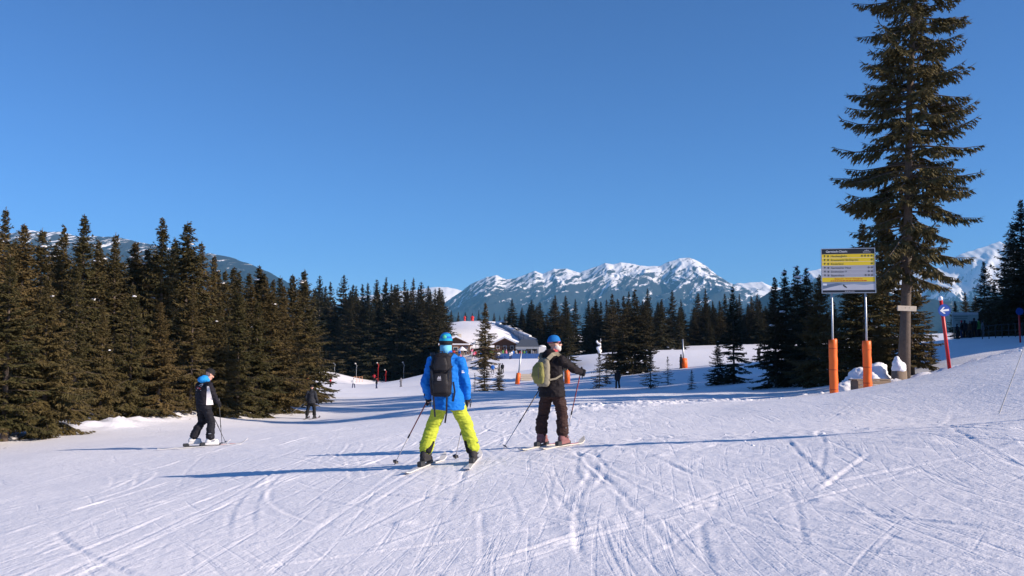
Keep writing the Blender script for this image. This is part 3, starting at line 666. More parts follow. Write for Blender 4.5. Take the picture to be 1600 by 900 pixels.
# right-hand wood in its own shade
for i, (px_, Y_, tp_) in enumerate([(1494, 100, 470), (1510, 108, 456), (1526, 102, 462), (1541, 88, 408), (1556, 96, 440), (1574, 86, 400), (1588, 80, 350), (1602, 76, 312), (1625, 78, 330), (1650, 74, 300)]):
    tree_at('mid%d' % (i % 4), px_, Y_, tp_, 'dark spruce of the shaded wood behind the far notice board, %s from the left' % ORD[i], 'shaded wood behind the notice board', wide=1.3)
WR = random.Random(12); wood = []
while len(wood) < 84:
    y_ = WR.uniform(35, 84); x_ = max(31, y_ * .60 + 9) + WR.uniform(0, 44)
    if all((x_ - q[0]) ** 2 + (y_ - q[1]) ** 2 > 9 for q in wood): wood.append((x_, y_))
for i, (x_, y_) in enumerate(wood):
    put_tree('mid%d' % (i % 4), x_, y_, WR.uniform(23, 31), 'spruce of the wood that runs on to the right of the view', 'wood to the right of the view', wide=.85)
print('trees', NTREE)

# ------------------------------------------------------------------ signs and posts near the run
def T3(px_, py_, Y_): return pix(px_, py_, Y_)
def text_mesh(txt, size, align='LEFT'):
    cu = bpy.data.curves.new('t', 'FONT'); cu.body = txt; cu.size = size; cu.align_x = align; cu.align_y = 'CENTER'; cu.resolution_u = 2; cu.offset = size * .012
    o = bpy.data.objects.new('t', cu); WORK.collection.objects.link(o)
    me = evaluated_mesh(o); bpy.data.objects.remove(o); bpy.data.curves.remove(cu); return me
def signboard():
    xl, xr = T3(1303, 600, 28.35).x, T3(1356, 600, 28.15).x
    c = Vector(((xl + xr) / 2, 28.25, 0)); yaw = math.atan2(28.15 - 28.35, xr - xl)
    root = empty('piste_signboard', (c.x, c.y, gz(c.x, c.y)), yaw, 'piste signboard with yellow and grey lines on two orange padded posts', 'signboard')
    inv = Matrix.Rotation(-yaw, 3, 'Z'); off = lambda w: inv @ (w - root.location)
    W, H = 1.71, 1.50; zc = (pix(1330, 423, 28.25).z - root.location.z); half = (xr - xl) / 2 / math.cos(yaw)
    for s, pxp, Yp, pt in ((-1, 1303, 28.6, 531), (1, 1356, 27.9, 533)):
        gx0 = s * half; wpt = root.location + Matrix.Rotation(yaw, 3, 'Z') @ Vector((gx0, 0, 0)); g = gz(wpt.x, wpt.y) - root.location.z
        post = MB().tube([(gx0, 0.03, g - .3), (gx0, .03, zc + .6)], .032, 12).build('post', M['steel'], root, True)
        top = pix(pxp, pt, wpt.y).z - root.location.z
        mb = MB(); n = 22; rings = []
        zs = [g - .1 + (top - g + .1) * k / 12 for k in range(13)]
        mb.tube([(gx0 + R.gauss(0, .003), .03, z) for z in zs] + [(gx0, .03, top + .01)], [.137 + R.gauss(0, .002) for z in zs] + [.12], n)
        pad = mb.build('post_pad', M['orange'], root, True)
        sb = MB()
        for zz in (g + .35, (g + top) / 2, top - .3): sb.tube([(gx0, .03, zz), (gx0, .03, zz + .03)], .1405, 22, cap=False)
        sb.build('pad_strap', mat('pad_strap%d' % s, (.55, .07, .01), .6), pad, True)
    MB().box((0, 0, zc), (W, .05, H), bevel=.02).build('board', M['grey_panel'], root)
    fr = MB()
    for sx in (-1, 1): fr.box((sx * (W / 2 - .012), -.03, zc), (.024, .02, H - .004))
    for sz in (-1, 1): fr.box((0, -.03, zc + sz * (H / 2 - .012)), (W - .05, .02, .024))
    fr.build('frame', M['steel'], root)
    iw = W - .05; top = zc + H / 2 - .026; k = (H - .052) / 560.0     # rows measured on the photograph
    def band(name, a, b, m, y=-.0285): return MB().box((0, y, top - (a + b) / 2 * k), (iw, .006, (b - a) * k)).build(name, m, root)
    def word(txt, x, row, size, m, parent, align='LEFT'):
        me = text_mesh(txt, size, align); o = link('lettering', me, m, parent); o.location = (x, -.0335, top - row * k); o.rotation_euler = (math.pi / 2, 0, 0); return o
    x0 = -iw / 2
    h = band('header', 0, 62, M['black']); word('Garmisch-Classic', x0 + .13, 32, .098, M['white'], h)
    e = MB(); ex = x0 + iw - .24
    for dx in (-.05, 0, .05): e.add([(ex + dx - .035, -.0335, top - 28 * k), (ex + dx + .035, -.0335, top - 28 * k), (ex + dx, -.0335, top - (10 if dx == 0 else 18) * k)], [(0, 1, 2)])
    for q in range(7): e.box((ex - .105 + q * .035, -.0335, top - 44 * k), (.024, .002, .028))
    e.build('emblem', M['grey'], h)
    rows = [('Hausbergbahn', 'yellow', 4, 66, 112), ('Kreuzwankl Ski-Express', 'yellow', 1, 115, 162), ('Kinderland', 'yellow', 1, 165, 212), ('Garmischer Haus', 'grey', 2, 218, 262), ('Drehmöser 9', 'grey', 2, 267, 312), ('Bayernhaus', 'grey', 3, 317, 360)]
    for txt, c_, ni, a, b in rows:
        o = band('destination_row', a, b, M[c_]); m_ = (a + b) / 2 + 3; ink = M['ink']
        word(txt, x0 + .285, m_, .090, ink, o)
        ic = MB(); z = top - m_ * k + .004
        ic.add([(x0 + .06, -.0335, z + .03), (x0 + .12, -.0335, z + .03), (x0 + .09, -.0335, z - .035)], [(0, 1, 2)])           # arrow
        ic.box((x0 + .09, -.0335, z + .03), (.026, .002, .02))
        for dx in (0, .04): ic.box((x0 + .19 + dx * .6, -.0335, z), (.018, .002, .055))
        ic.box((x0 + .2, -.0335, z + .022), (.06, .002, .012))
        for q in range(ni):
            cx = x0 + iw - .09 - .1 * q
            for w_ in range(8):
                a1 = 2 * math.pi * w_ / 8; a2 = a1 + 2 * math.pi / 8
                ic.add([(cx + .022 * math.cos(a1), -.0335, z + .022 * math.sin(a1)), (cx + .034 * math.cos(a1), -.0335, z + .034 * math.sin(a1)), (cx + .034 * math.cos(a2), -.0335, z + .034 * math.sin(a2)), (cx + .022 * math.cos(a2), -.0335, z + .022 * math.sin(a2))], [(0, 1, 2, 3)])
            ic.box((cx, -.0335, z), (.022, .002, .022))
        ic.build('pictograms', ink, o)
        band('divider', b, b + 3, M['white'], -.029)
    o = band('emergency_row', 366, 424, M['yellow']); word('Bergwacht - Notruf / Emergency', 0, 384, .066, M['red'], o, 'CENTER')
    dl = MB(); x = -.56
    rr = random.Random(4)
    while x < .56: l = rr.uniform(.03, .09); dl.box((x + l / 2, -.0335, top - 410 * k), (l, .002, .026)); x += l + .018
    dl.build('small_print', M['red'], o)
    pic = band('picture_panel', 430, 530, mat('sky_print', (.27, .33, .42), .5, .1, 3))
    def flat(name, pts, m, y): MB().add([(x0 + iw * u, y, top - v * k) for u, v in pts], [tuple(range(len(pts)))]).build(name, m, pic)
    flat('printed_slope', [(0, 520), (.15, 492), (.3, 470), (.45, 462), (.6, 455), (.8, 468), (1, 450), (1, 529), (0, 529)], mat('snow_print', (.56, .56, .60), .5, .08, 4), -.0325)
    flat('printed_ridge', [(0, 470), (.12, 455), (.28, 437), (.4, 447), (.3, 470), (.15, 490), (0, 512)], mat('ridge_print', (.13, .18, .26), .5, .2, 4), -.033)
    flat('printed_skier', [(.385, 462), (.41, 455), (.425, 470), (.45, 480), (.475, 505), (.45, 500), (.42, 492), (.4, 480)], M['ink'], -.0335)
    flat('printed_mark', [(.012, 443), (.085, 443), (.085, 468), (.012, 468)], M['white'], -.0335)
    ft = band('footer', 532, 560, M['black']); fd = MB(); x = -.12
    while x < .16: l = rr.uniform(.02, .05); fd.box((x + l / 2, -.0335, top - 545 * k), (l, .002, .024)); x += l + .014
    fd.build('small_print', M['grey'], ft)
    mount = MB()
    for s in (-1, 1):
        for dz in (-.5, .5): mount.box((s * half, .032, zc + dz), (.12, .09, .05))
    mount.build('bracket', M['steel'], root)
signboard()

def pole_between(name, a, b, r, m, parent, n=10): return MB().tube([a, b], r, n).build(name, m, parent, True)
# blue arrow sign on its leaning red pole
def arrow_sign():
    b = T3(1484, 579, 27); t = T3(1470, 468, 26.8); b = Vector((b.x, 27, gz(b.x, 27)))
    root = empty('arrow_sign', b, 0, 'round blue sign with white left arrow on a leaning red pole', 'sign')
    d = t - b
    MB().tube([-d.normalized() * .25, d], [.055, .05], 14).build('pole', M['red'], root, True)
    c = T3(1474, 485, 26.75) - b; rad = .195
    rot = Matrix.Rotation(math.radians(-6), 3, 'Y')
    disc = MB()
    vs = []; n = 36
    for yy in (-.07, -.05):
        for q in range(n): a = 2 * math.pi * q / n; vs.append(c + rot @ Vector((rad * math.cos(a), yy, rad * math.sin(a))))
    disc.add(vs, [tuple(range(n)), tuple(range(2 * n - 1, n - 1, -1))] + [(q, n + q, n + (q + 1) % n, (q + 1) % n) for q in range(n)])
    do = disc.build('disc', M['sign_blue'], root)
    A = [(-.145, 0), (-.03, .105), (.0, .105), (.02, .09), (-.055, .03), (.14, .03), (.14, -.03), (-.055, -.03), (.02, -.09), (.0, -.105), (-.03, -.105)]
    MB().add([c + rot @ Vector((x, -.074, z)) for x, z in A], [tuple(range(len(A)))]).build('arrow', M['white'], do)
    rg = []; 
    for q in range(n):
        a = 2 * math.pi * q / n
        for r_ in (rad * .93, rad * .985): rg.append(c + rot @ Vector((r_ * math.cos(a), -.073, r_ * math.sin(a))))
    MB().add(rg, [(2 * q, 2 * q + 1, (2 * q + 3) % (2 * n), (2 * q + 2) % (2 * n)) for q in range(n)]).build('rim', M['sign_blue'], do)
    MB().box(c + Vector((0, -.02, 0)), (.1, .06, .05)).build('clamp', M['steel'], root)
    s = MB().ell(d + Vector((-.01, 0, .03)), (.07, .07, .08)).build('snow_cap', M['snow'], root, True)
arrow_sign()
# second, far sign pole at the right edge
b = T3(1594, 525, 60); b.z = gz(b.x, 60)
root = empty('far_arrow_sign', b, 0, 'distant red pole with a small sign at the right edge of the run', 'sign')
hh = T3(1594, 484, 60).z - b.z
MB().tube([(0, 0, -.2), (-.03, 0, hh)], .06, 10).build('pole', M['red'], root, True)
MB().tube([(-.03, -.07, hh - .12), (-.03, -.10, hh - .12)], .26, 20).build('disc', M['sign_blue'], root)
# bamboo marker on the right
a = T3(1561, 646, 15); b = T3(1603, 535, 14.6); a = Vector((a.x, 15, gz(a.x, 15)))
root = empty('bamboo_marker', a, 0, 'thin pale marker pole leaning in the snow at the right edge', 'pole')
d = b - a
sh = MB().tube([d * (-.1) + d * 1.1 * k / 10 for k in range(11)], [.011 - .0004 * k for k in range(11)], 8).build('shaft', M['bamboo'], root, True)
kn = MB()
for k in (2, 4, 6, 8): kn.capsule(d * (k / 10), d * (k / 10 + .012), .0125, .0125, 8)
kn.build('knots', M['bamboo'], sh, True)
# unseen mast added off the frame to cast the long shadow across the run
tipx, tipy = 1.0, 13.5; tt_ = 17.0
mx_, my_ = tipx + math.cos(SUN_AZ) * tt_, tipy - math.sin(SUN_AZ) * tt_
mh_ = tt_ * math.tan(SUN_EL) + gz(tipx, tipy) - gz(mx_, my_)
root = empty('shadow_mast', (mx_, my_, gz(mx_, my_)), 0, 'unseen mast added right of the view to cast a long shadow on the run', 'mast')
MB().tube([(0, 0, -.4), (0, 0, mh_ - .1)], [.30, .22], 14).build('shaft', M['wood'], root, True)
MB().tube([(0, 0, mh_ - .1), (0, 0, mh_)], [.25, .05], 14).build('cap', M['steel'], root, True)
# board on the big trunk
ty = HY - .30; c = T3(1417, 482, ty)
root = empty('trunk_board', c, math.radians(3), 'pale narrow wooden board nailed across the tall trunk', 'board')
MB().box((0, 0, 0), (.70, .035, .19), Matrix.Rotation(.035, 3, 'Y'), bevel=.008).build('plank', M['wood_pale'], root)
nl = MB()
for dx in (-.06, .08): nl.tube([(dx, -.016, .02), (dx, -.024, .02)], .012, 8)
nl.build('nail', M['dark'], root)
# snow-capped stump at its foot
sp = T3(1405, 594, 30.2); sp.z = gz(sp.x, 30.2)
root = empty('wooden_stump', sp, .15, 'sawn wooden stump capped with snow beside the tall trunk', 'stump')
mb = MB().loft([((0, 0, -.2), .27, .24), ((0, 0, 0.05), .26, .23), ((.01, 0, .42), .245, .22)], n=16, sq=2.6); mb.build('stump', M['wood'], root, True)
mb = MB().ell((0, 0, .5), (.25, .24, .22)).ell((-.06, 0, .68), (.17, .17, .17)).ell((.08, 0, .6), (.16, .18, .14)).ell((-.05, .02, .86), (.09, .09, .08))
mb.fused('snow_cap', M['snow'], root, .03, 2, folds(.03, (6, 6, 6)))
# low wooden trough with a snow pile behind
bp = T3(1358, 612, 29.3); bp.z = gz(bp.x, 29.3)
root = empty('wooden_bench', bp, math.radians(14), 'low dark timber bench buried in snow behind the right orange post', 'bench')
for k, dz in enumerate((.08, .22, .36)): MB().box((0, -.28, dz), (1.3, .05, .125), bevel=.01).build('plank', M['wood'], root)
for k in range(3): MB().box((0, -.2 + .16 * k, .45), (1.34, .145, .045), bevel=.01).build('seat_plank', M['wood'], root)
for sx in (-1, 1): MB().box((sx * .58, -.05, .16), (.09, .4, .52), bevel=.01).build('leg', M['wood'], root)
pp = T3(1362, 598, 30.6); pp.z = gz(pp.x, 30.6)
mb = MB()
for (dx, dy, dz, r_) in [(0, 0, .2, .62), (-.5, .1, .05, .55), (.5, .1, .12, .5), (.2, .1, .55, .42), (-.3, .2, .45, .42), (.95, 0, 0, .5), (1.3, -.2, -.05, .35), (-.95, -.1, -.05, .4), (.35, .1, .78, .25)]: mb.ell((dx, dy, dz), (r_, r_ * .8, r_ * .72))
o = mb.fused('snow_pile', M['snow'], None, .06, 2, folds(.09, (2.6, 2.6, 3.4))); o.location = pp
tag(o, 'heap of white snow piled behind the timber bench', 'snow pile')
# far notice board in the shade with fence
b = T3(1509, 526, 78); b.z = gz(b.x, 78)
root = empty('notice_board', b, math.radians(-8), 'large pale notice board on posts in the shade at right', 'notice board')
w_ = 39 / FPX * 78; z0 = T3(1509, 511, 78).z - b.z; z1 = T3(1509, 488, 78).z - b.z
MB().box((0, 0, (z0 + z1) / 2), (w_, .08, z1 - z0), bevel=.02).build('panel', mat('notice_print', (.40, .47, .45), .6, .15, 3), root)
for s in (-1, 1): MB().tube([(s * w_ * .42, .08, -.3), (s * w_ * .42, .08, z1)], .06, 8).build('post', M['wood'], root, True)
MB().box((0, -.06, z1 - .12), (w_ - .1, .02, .2)).build('header', mat('notice_header', (.60, .63, .66), .6), root)
ln = MB(); rr = random.Random(8)
for k in range(5): ln.box((-w_ * .15 + rr.uniform(-.1, .1), -.055, z1 - .38 - .17 * k), (w_ * rr.uniform(.35, .55), .02, .05))
ln.build('print_lines', mat('notice_ink', (.12, .16, .15), .6), root)
def fence(name, a, b, n, hgt, label, m, rails=2):
    root = empty(name, (a.x, a.y, gz(a.x, a.y)), 0, label, 'fence')
    pts = []
    for k in range(n):
        p = a.lerp(b, k / (n - 1)); g = gz(p.x, p.y); q = Vector((p.x - a.x, p.y - a.y, g - root.location.z)); pts.append(q)
        MB().tube([q + Vector((0, 0, -.2)), q + Vector((0, 0, hgt))], .04, 6).build('post', m, root, True)
    for r_ in range(rails):
        MB().tube([q + Vector((0, 0, hgt * (.95 - .45 * r_))) for q in pts], .025, 5).build('rail', m, root)
    return root
fence('slope_fence', T3(1535, 525, 70), T3(1640, 525, 68), 11, 1.1, 'dark post and rope fence along the shaded bank at right', M['dark'])
fence('orange_fence', T3(553, 600, 192), T3(566, 600, 196), 4, 1.3, 'small pale orange fence beside the far skiers on the slope', mat('orange_net', (.75, .38, .22), .7))

# ------------------------------------------------------------------ padded pylons and tow posts further off
def pylon(px_, Y_, top, padtop, lean, label, pad_r=.35, mast_r=.13, arm=True, name='lift_pylon'):
    x = T3(px_, 560, Y_).x; g = gz(x, Y_); root = empty(name, (x, Y_, g), 0, label, 'pylon')
    H = T3(px_, top, Y_).z - g; P = T3(px_, padtop, Y_).z - g; lx = lean / FPX * Y_
    MB().tube([(0, 0, -.3), (lx, 0, H)], [mast_r, mast_r * .7], 10).build('mast', M['steel'], root, True)
    f = P / H
    MB().tube([(0, 0, -.1), (lx * f * .5, 0, P * .5), (lx * f, 0, P), (lx * f, 0, P + .03)], [pad_r, pad_r * 1.03, pad_r * .95, pad_r * .5], 14).build('pad', M['orange'], root, True)
    if arm:
        MB().box((lx, 0, H), (1.1, .16, .14)).build('crossarm', M['steel'], root)
        for s in (-1, 1): MB().tube([(lx + s * .5, -.06, H - .14), (lx + s * .5, .06, H - .14)], .13, 12).build('pulley', M['dark'], root)
    return root
pylon(808, 110, 546, 583, 7, 'leaning tow lift pylon with an orange pad below the lodge', .29)
pylon(1069, 105, 530, 560, -2, 'short tow pylon with an orange pad in the shade beyond the spruces', .42, arm=False)
pylon(478, 120, 560, 588, 5, 'slanting orange padded pylon at the end of the left forest', .35, arm=False)
pylon(886, 96, 560, 578, 0, 'low orange padded post half hidden beyond the bearded skier', .32, .1, arm=False)
def hanger(px_, top, label, red=False, Y_=206, bot=585):
    x = T3(px_, 560, Y_).x; g = gz(x, Y_); root = empty('snow_lance', (x, Y_, g), 0, label, 'pole', 'thin poles in front of the dense stand')
    H = T3(px_, top, Y_).z - g
    MB().tube([(0, 0, -.2), (0, 0, H * .7), (.15, 0, H * .85), (-.25, 0, H)], [.055, .05, .05, .06], 8).build('shaft', M['red'] if red else M['grey_panel'], root, True)
    MB().ell((-.25, 0, H), (.2, .16, .16)).build('head', M['bamboo'], root, True)
for i, (px_, top, rd) in enumerate([(493, 564, False), (523, 567, False), (557, 568, False), (591, 567, True), (603, 578, True), (631, 566, False)]):
    hanger(px_, top, '%s thin pole in front of the dense dark stand, %s from the left' % ('red' if rd else 'pale crook-topped', ORD[i]), rd)

# ------------------------------------------------------------------ lodge and station
def chalet(name, label, px_, Y_, w, d, eave, ridge, roof_over=.7, wall_low=None, yaw=0.0, nwin=3, balcony=True):
    x = T3(px_, 560, Y_).x; g = gz(x, Y_) - .2; root = empty(name, (x, Y_, g), yaw, label, 'building')
    h1 = eave * .52
    MB().box((0, d / 2, h1 / 2), (w, d, h1)).build('lower_wall', M['plaster'], root)
    mb = MB(); y0, y1 = .003, d - .003; hw = w / 2
    pts = [(-hw, h1), (hw, h1), (hw, eave), (0, ridge), (-hw, eave)]
    vs = [(p[0], y0, p[1]) for p in pts] + [(p[0], y1, p[1]) for p in pts]
    mb.add(vs, [(0, 1, 2, 3, 4), (9, 8, 7, 6, 5)] + [(k, 5 + k, 5 + (k + 1) % 5, (k + 1) % 5) for k in range(5)]); up = mb.build('upper_wall', M['wood_brown'], root)
    for s in (-1, 1):
        e = hw + roof_over; ez = eave - (ridge - eave) / hw * roof_over
        for nm, th, lift, m_ in (('roof', .18, .02, M['wood_brown']), ('roof_snow', .42, .21, M['snow'])):
            a = [(0, -roof_over - (.05 if nm == 'roof_snow' else 0), ridge + lift), (s * e, -roof_over, ez + lift), (s * e, d + .4, ez + lift), (0, d + .4, ridge + lift)]
            b = [(p[0], p[1], p[2] + th) for p in a]
            MB().add(a + b, [(3, 2, 1, 0), (4, 5, 6, 7), (0, 1, 5, 4), (1, 2, 6, 5), (2, 3, 7, 6), (3, 0, 4, 7)]).build(nm, m_, root)
    for k in range(nwin):
        wx = -hw + w * (k + .5) / nwin
        for zc, hh in ((h1 * .5, h1 * .45), (h1 + (eave - h1) * .5, (eave - h1) * .5)):
            f = MB().box((wx, -.03, zc), (w / nwin * .5, .08, hh)).build('window', M['white'], root)
            MB().box((wx, -.075, zc), (w / nwin * .5 - .2, .02, hh - .2)).build('pane', M['glass'], f)
            MB().box((wx, -.12, zc - hh / 2 - .05), (w / nwin * .6, .2, .06)).build('sill', M['wood'], f)
    if balcony:
        b = MB().box((0, -.55, h1 + .05), (w * .96, 1.0, .12)).build('balcony', M['wood_brown'], root)
        MB().box((0, -1.02, h1 + .95), (w * .96, .08, .1)).build('handrail', M['wood'], b)
        for k in range(int(w * 2)): MB().box((-w * .46 + w * .92 * k / (int(w * 2) - 1), -1.0, h1 + .5), (.12, .05, .8)).build('baluster', M['wood_brown'], b)
    return root
c1 = chalet('chalet', 'brown timber chalet with snowy gable at the left end of the lodge', 712, 203, 6.8, 8, 4.5, 6.1, yaw=.08)
MB().box((-1.9, 4.5, 6.6), (.8, .8, 1.8)).build('chimney', M['wood_brown'], c1)
c2 = chalet('chalet', 'brown timber chalet with snowy gable in the middle of the lodge', 789, 201, 5.0, 7, 3.3, 4.5, yaw=-.1)
c3 = chalet('long_lodge_wing', 'long low lodge wing with snowy roof between the two chalets', 752, 208, 7.6, 6, 2.7, 3.5, nwin=5, balcony=False)
c4 = chalet('small_annex', 'small pale annex with snowy roof right of the middle chalet', 803, 206, 2.6, 5, 3.0, 4.0, nwin=1, balcony=False)
c5 = chalet('upper_lodge', 'upper lodge building with broad snowy roof behind the left chalet', 706, 224, 9.5, 9, 3.4, 5.0, yaw=.05, nwin=5, balcony=False)
MB().box((2.0, 4.0, 5.4), (.9, .9, 1.7)).build('chimney', M['plaster'], c5)
# awning in front of the first chalet
x = T3(716, 560, 200).x; g = gz(x, 198)
root = empty('terrace_canopy', (x, 198, g), 0, 'snow-covered terrace canopy in front of the left chalet', 'canopy')
MB().box((0, 0, 2.5), (5.6, 3, .12)).build('roof', M['wood_brown'], root); MB().box((0, 0, 2.74), (5.6, 3, .34), bevel=.12).build('roof_snow', M['snow'], root)
for sx in (-1, 1): MB().box((sx * 2.6, -1.3, 1.22), (.18, .18, 2.44)).build('post', M['wood'], root)
# station with dark flat roof
x = T3(825, 560, 197).x; g = gz(x, 197)
root = empty('lift_station', (x, 197, g), 0, 'lift station with dark flat roof on posts right of the chalets', 'building')
a = [(-2.9, -2.5, 2.4), (2.5, -2.5, 2.4), (1.9, 4, 3.9), (-1.6, 4, 3.9)]; b = [(p[0], p[1], p[2] + .2) for p in a]
MB().add(a + b, [(3, 2, 1, 0), (4, 5, 6, 7), (0, 1, 5, 4), (1, 2, 6, 5), (2, 3, 7, 6), (3, 0, 4, 7)]).build('roof', M['roof_dark'], root)
MB().box((-.2, -2.56, 2.2), (5.3, .1, .5)).build('fascia', M['grey_panel'], root)
for sx in (-2.6, -.9, .8, 2.3): MB().box((sx, -2.3, 1.0), (.25, .25, 1.9)).build('post', M['grey_panel'], root)
MB().box((0, 1.9, 1.2), (4.4, 1.6, 2.4)).build('wall', M['dark'], root)
MB().box((3.3, 1, 1.2), (1.8, 2.4, 2.4)).ell((3.3, 1, 2.4), (.9, 1.2, .4)).build('machine_housing', M['white'], root)
# covered conveyor going up the hill
p0 = T3(776, 505, 258); p1 = T3(838, 531, 228); 
root = empty('covered_conveyor', (p0.x, p0.y, gz(p0.x, p0.y)), 0, 'long covered conveyor gallery running down the snowy lodge hill', 'conveyor')
d = (p1 - p0); n = 8
for k in range(n):
    a = p0 + d * (k / n) - root.location; b = p0 + d * ((k + .94) / n) - root.location; wv = Vector((.9, 1.2, 0)).normalized() * .8
    mb = MB(); ring = [(-1, -1.6), (-1, -.3), (-.6, .25), (.6, .25), (1, -.3), (1, -1.6)]
    vs = [a + wv * u + Vector((0, 0, v)) for u, v in ring] + [b + wv * u + Vector((0, 0, v)) for u, v in ring]
    mb.add(vs, [(0, 1, 2, 3, 4, 5), (11, 10, 9, 8, 7, 6)] + [(q, 6 + q, 6 + (q + 1) % 6, (q + 1) % 6) for q in range(6)])
    s = mb.build('gallery_section', M['grey_panel'], root)
    if k % 3 != 1:
        vs = [a + wv * u + Vector((0, 0, v)) for u, v in ((-.8, .2), (-.5, .55), (.5, .55), (.8, .2))] + [b + wv * u + Vector((0, 0, v)) for u, v in ((-.8, .2), (-.5, .55), (.5, .55), (.8, .2))]
        MB().add(vs, [(0, 1, 2, 3), (7, 6, 5, 4)] + [(q, 4 + q, 4 + (q + 1) % 4, (q + 1) % 4) for q in range(4)]).build('snow_cover', M['snow'], s)
# mushroom-shaped snow hut on the hill top, red shelters
for px_, py_, Y_, w_, m_, nm, lb, ct in [(785, 505, 258, 1.6, 'white', 'summit_hut', 'small round snow-covered hut at the top of the conveyor', 'hut'), (726, 500, 264, .4, 'red', 'red_booth', 'small red booth on the crest of the lodge hill', 'booth'), (738, 499, 266, .65, 'red', 'red_tent', 'wider red tent on the crest of the lodge hill', 'tent')]:
    x = T3(px_, py_, Y_).x; g = gz(x, Y_); root = empty(nm, (x, Y_, g), 0, lb, ct)
    MB().tube([(0, 0, -.3), (0, 0, 1.0)], w_ * .7, 12).build('wall', M['wood'] if m_ == 'white' else M['red'], root, True)
    MB().loft([((0, 0, .9), w_, w_ * .9), ((0, 0, 1.2), w_ * .9, w_ * .8), ((0, 0, 1.6), w_ * .2, w_ * .2)], n=14).build('roof', M['snow'] if m_ == 'white' else M['red'], root, True)
# terrace umbrellas and a big white one
def umbrella(px_, Y_, hgt, w_, label, grp=None):
    x = T3(px_, 560, Y_).x; g = gz(x, Y_); root = empty('terrace_umbrella', (x, Y_, g), R.uniform(0, 1), label, 'umbrella', grp)
    MB().tube([(0, 0, 0), (0, 0, hgt)], .06, 8).build('pole', M['wood'], root, True)
    MB().loft([((0, 0, hgt - .9), w_, w_), ((0, 0, hgt), .08, .08)], n=8).build('canopy', M['white'], root)
umbrella(743.5, 198, 3.2, 1.4, 'white terrace umbrella left of the tall sparse spruce')
umbrella(722, 193, 2.6, 1.3, 'low white umbrella on the crowded terrace by the left chalet')
# shaded wall of the terrace: its shade is painted as flat blue panels
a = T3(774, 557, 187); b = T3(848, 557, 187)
root = empty('blue_banner_fence', (a.x, 187, gz(a.x, 187)), 0, 'long terrace wall below the lodge, its shade painted in flat blue', 'banner')  # banner fence stands in for the shaded terrace wall
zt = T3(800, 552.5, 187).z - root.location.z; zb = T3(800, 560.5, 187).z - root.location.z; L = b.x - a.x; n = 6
for k in range(n): MB().box((L * (k + .5) / n, 0, (zt + zb) / 2), (L / n - .06, .06, zt - zb)).build('banner_panel', M['blue_banner'], root)  # blue panels stand in for the shade on the terrace wall
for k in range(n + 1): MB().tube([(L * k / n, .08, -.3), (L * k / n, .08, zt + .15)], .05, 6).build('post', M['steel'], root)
# crates below the terrace wall
for px_, Y_, w_, lb in [(822, 118, 1.6, 'pale timber crate beside the leaning tow pylon'), (833, 119, .9, 'smaller pale crate right of the timber crate')]:
    x = T3(px_, 580, Y_).x; root = empty('timber_crate', (x, Y_, gz(x, Y_)), .1, lb, 'crate')
    for k in range(3): MB().box((0, -.4, .2 + .3 * k), (w_, .06, .26)).build('plank', M['wood_pale'], root)
    MB().box((0, .02, .5), (w_ - .06, .74, .9)).build('body', M['wood_pale'], root)
# snow-plastered dead trunk in the far band
x = T3(936, 530, 170).x; root = empty('snowy_snag', (x, 170, gz(x, 170)), 0, 'snow-plastered pale dead trunk in front of the far forest band', 'tree')
MB().tube([(0, 0, -.2), (.1, 0, 2), (0, 0, 3.6)], [.5, .4, .3], 8).build('trunk', M['bark'], root, True)
mb = MB()
for k in range(14): mb.ell((R.gauss(0, .16), -.2, .1 + .27 * k), (.40 - .018 * k, .35, .30))
mb.fused('snow', M['snow'], root, .15, 1, folds(.12, (1, 1, 1)))

# ------------------------------------------------------------------ skiers
def cloth(name, col, seed=0, rough=.75): return mat(name, col, rough, .10, 5, .35, 90, spec=.2)
def make_glove(root, m, wrist, hand, fwd, up, side, label=None, pole_dir=None):
    """closed glove: palm, four curled fingers of unequal length and a thumb from the side of the palm"""
    mb = MB(); w = Vector(wrist); f = Vector(fwd).normalized(); p = Vector(pole_dir).normalized() if pole_dir is not None else Vector((0, 0, -1))
    n = f.cross(p).normalized()                      # palm normal side
    mb.capsule(w - f * .05, w + f * .02, .05, .042)
    for k in range(4):
        q = w + f * (.055) + p * (.030 * (k - 1.5)); mb.capsule(w + f * .01 + p * (.014 * (k - 1.5)), q, .026, .022)
        l = [.034, .040, .037, .028][k]
        a = q + f * l * .9 + n * side * .008; b = a + n * side * .036 - f * .004; c = b - f * l * .8
        mb.limb([q, a, b, c], [.0195, .0185, .017, .015], 8)
    t0 = w + f * .02 - p * .035; t1 = t0 + f * .035 + n * side * .028 - p * .014; t2 = t1 + f * .018 + n * side * .022
    mb.limb([t0, t1, t2], [.021, .019, .015], 8)
    mb.capsule(w - f * .075, w - f * .045, .054, .052)
    return mb.fused('glove', m, root, .0075, 2)

def make_head(root, c, yaw, pitch, skin, beard=None):
    """cranium, jaw, nose, ears fused with a neck stub; eyes and brows set in"""
    rot = yawrot(yaw) @ Matrix.Rotation(-pitch, 3, 'X')
    P = lambda x, y, z: Vector(c) + rot @ Vector((x, y, z))
    mb = MB()
    mb.ell(P(0, -.012, .03), (.077, .096, .09), rot); mb.ell(P(0, .028, -.045), (.058, .066, .068), rot)
    mb.capsule(P(0, .088, .005), P(0, .112, -.028), .011, .016, 8); mb.ell(P(0, .07, -.098), (.03, .028, .022), rot)
    for s in (-1, 1):
        mb.ell(P(s * .079, -.008, -.008), (.012, .024, .034), rot, 8, 6); mb.ell(P(s * .04, .07, -.028), (.026, .022, .022), rot, 8, 6)
    mb.capsule(P(0, .083, -.06), P(0, .086, -.064), .016, .016, 8)
    return mb, P, rot

